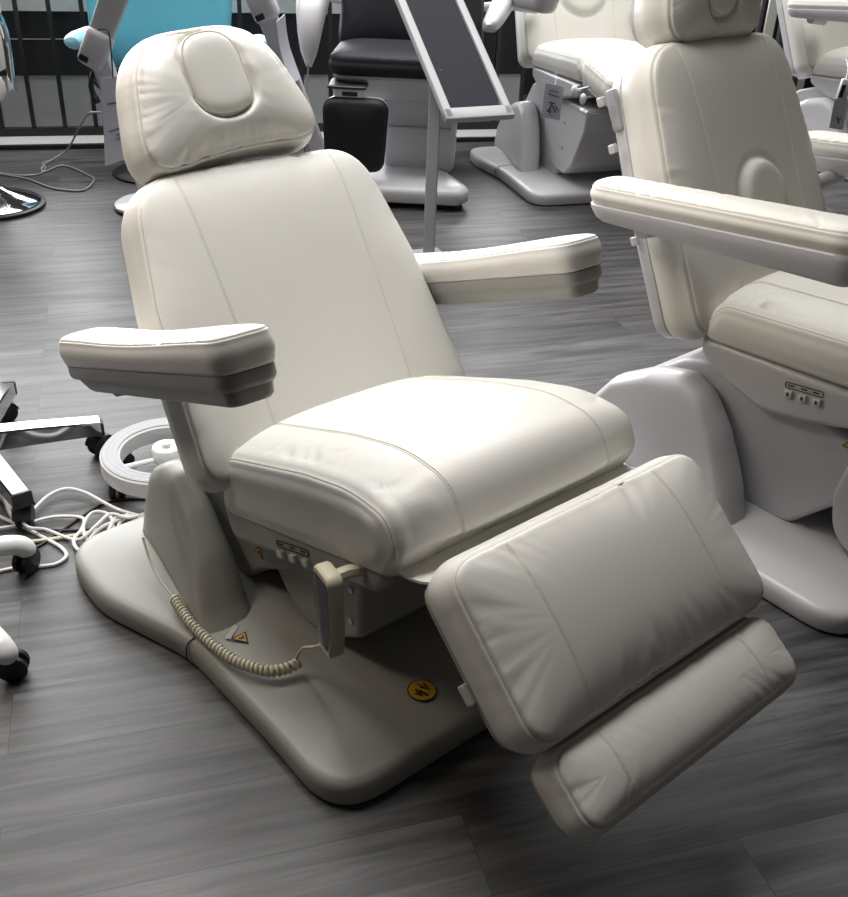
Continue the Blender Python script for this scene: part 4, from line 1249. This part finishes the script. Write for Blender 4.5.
# sloping stair rails seen beyond the railing
st_ = thing('stair_rail', 'dark sloping stair rail beyond the railing, behind the display stand', 'stair rail', R0 + RD * 2.7 + RN * .5, radians(13.7))
for z_, mt in ((.0, 'black_metal'), (.10, 'grey_metal'), (.2, 'black_metal')):
    MB().tube([(0, 0, .05 + z_), (.75, 0, .42 + z_)], .014, 8).obj('handrail', M[mt], st_)
for x in (.12, .38, .64):
    MB().tube([(x, 0, .012), (x, 0, .28 + x * .493)], .012, 8).obj('post', M['black_metal'], st_)
bx0 = thing('column_stub', 'dull olive rounded column behind the railing, right of the display panel', 'column', R0 + RD * 2.93 + RN * .75)
MB().lathe([(.001, .012), (.13, .012), (.13, .30), (.11, .36), (.06, .39), (.001, .40)], seg=32).obj('column_body', M['olive'], bx0)

# cards standing behind the railing at the right
for s_, w_, h_, z_, mt, lab in ((5.07, .075, .60, .15, 'pink', 'salmon card behind the railing bars at right'), (4.90, .07, .74, .1, 'label_white', 'tall pale card behind the railing bars, left of the salmon one'), (5.22, .07, .42, .1, 'beige', 'short beige card behind the railing bars, right of the salmon one')):
    o = MB().box((0, 0, h_ / 2), (w_, .02, h_), None, .003).obj('display_card', M[mt])
    o.location = R0 + RD * s_ + RN * .6 + Vector((0, 0, .012)); o.rotation_euler = (0, 0, radians(13.7))
    tag(o, lab, 'card')

# ------------------------------------------------------------------ room, light
def room():
    me_mat = floor_material(radians(17.2))
    fl = MB().rings([[Vector((-7, -3, z)), Vector((8, -3, z)), Vector((8, 9, z)), Vector((-7, 9, z))] for z in (-.1, 0)])
    f = fl.obj('floor', me_mat, smooth=False); tag(f, kind='structure')
room()
w = bpy.data.worlds.new('world'); SC.world = w; w.use_nodes = True
w.node_tree.nodes['Background'].inputs['Color'].default_value = (1, .92, .84, 1)
w.node_tree.nodes['Background'].inputs['Strength'].default_value = .05
def area(name, loc, target, size, power, col=(1, 1, 1)):
    l = bpy.data.lights.new(name, 'AREA'); l.shape = 'RECTANGLE'; l.size, l.size_y = size; l.energy = power; l.color = col
    o = bpy.data.objects.new(name, l); COL.objects.link(o); o.location = loc
    o.rotation_euler = (Vector(target) - Vector(loc)).to_track_quat('-Z', 'Y').to_euler()
    return o
def spot(name, loc, target, power, angle, blend, rad, col):
    l = bpy.data.lights.new(name, 'SPOT'); l.energy = power; l.spot_size = radians(angle); l.spot_blend = blend; l.shadow_soft_size = rad; l.color = col
    o = bpy.data.objects.new(name, l); COL.objects.link(o); o.location = loc
    o.rotation_euler = (Vector(target) - Vector(loc)).to_track_quat('-Z', 'Y').to_euler()
    return o
k0 = area('ceiling_panel', (-.75, 2.45, 3.3), (-.45, 2.25, .4), (1.5, 1.3), 29, (1, .985, .96)); k0.data.spread = radians(92)
k1 = area('ceiling_light', (-.5, 5.2, 3.6), (-.5, 4.9, 0), (6, 2.0), 145, (1, .99, .97)); k1.data.spread = radians(120)
k2 = area('daylight', (-3.5, 11.5, 3.0), (-1, 2, .6), (11, 4.2), 2300, (.96, .975, 1))
k3 = area('warm_ceiling_light', (-2.5, 2.1, 2.7), (-.45, 2.25, .95), (.9, .9), 7, (1, .87, .72)); k3.data.spread = radians(75)
SC.view_settings.view_transform = 'Standard'
SC.view_settings.look = 'None'
SC.view_settings.exposure = 0
SC.view_settings.gamma = 1
SC.view_settings.use_curve_mapping = False
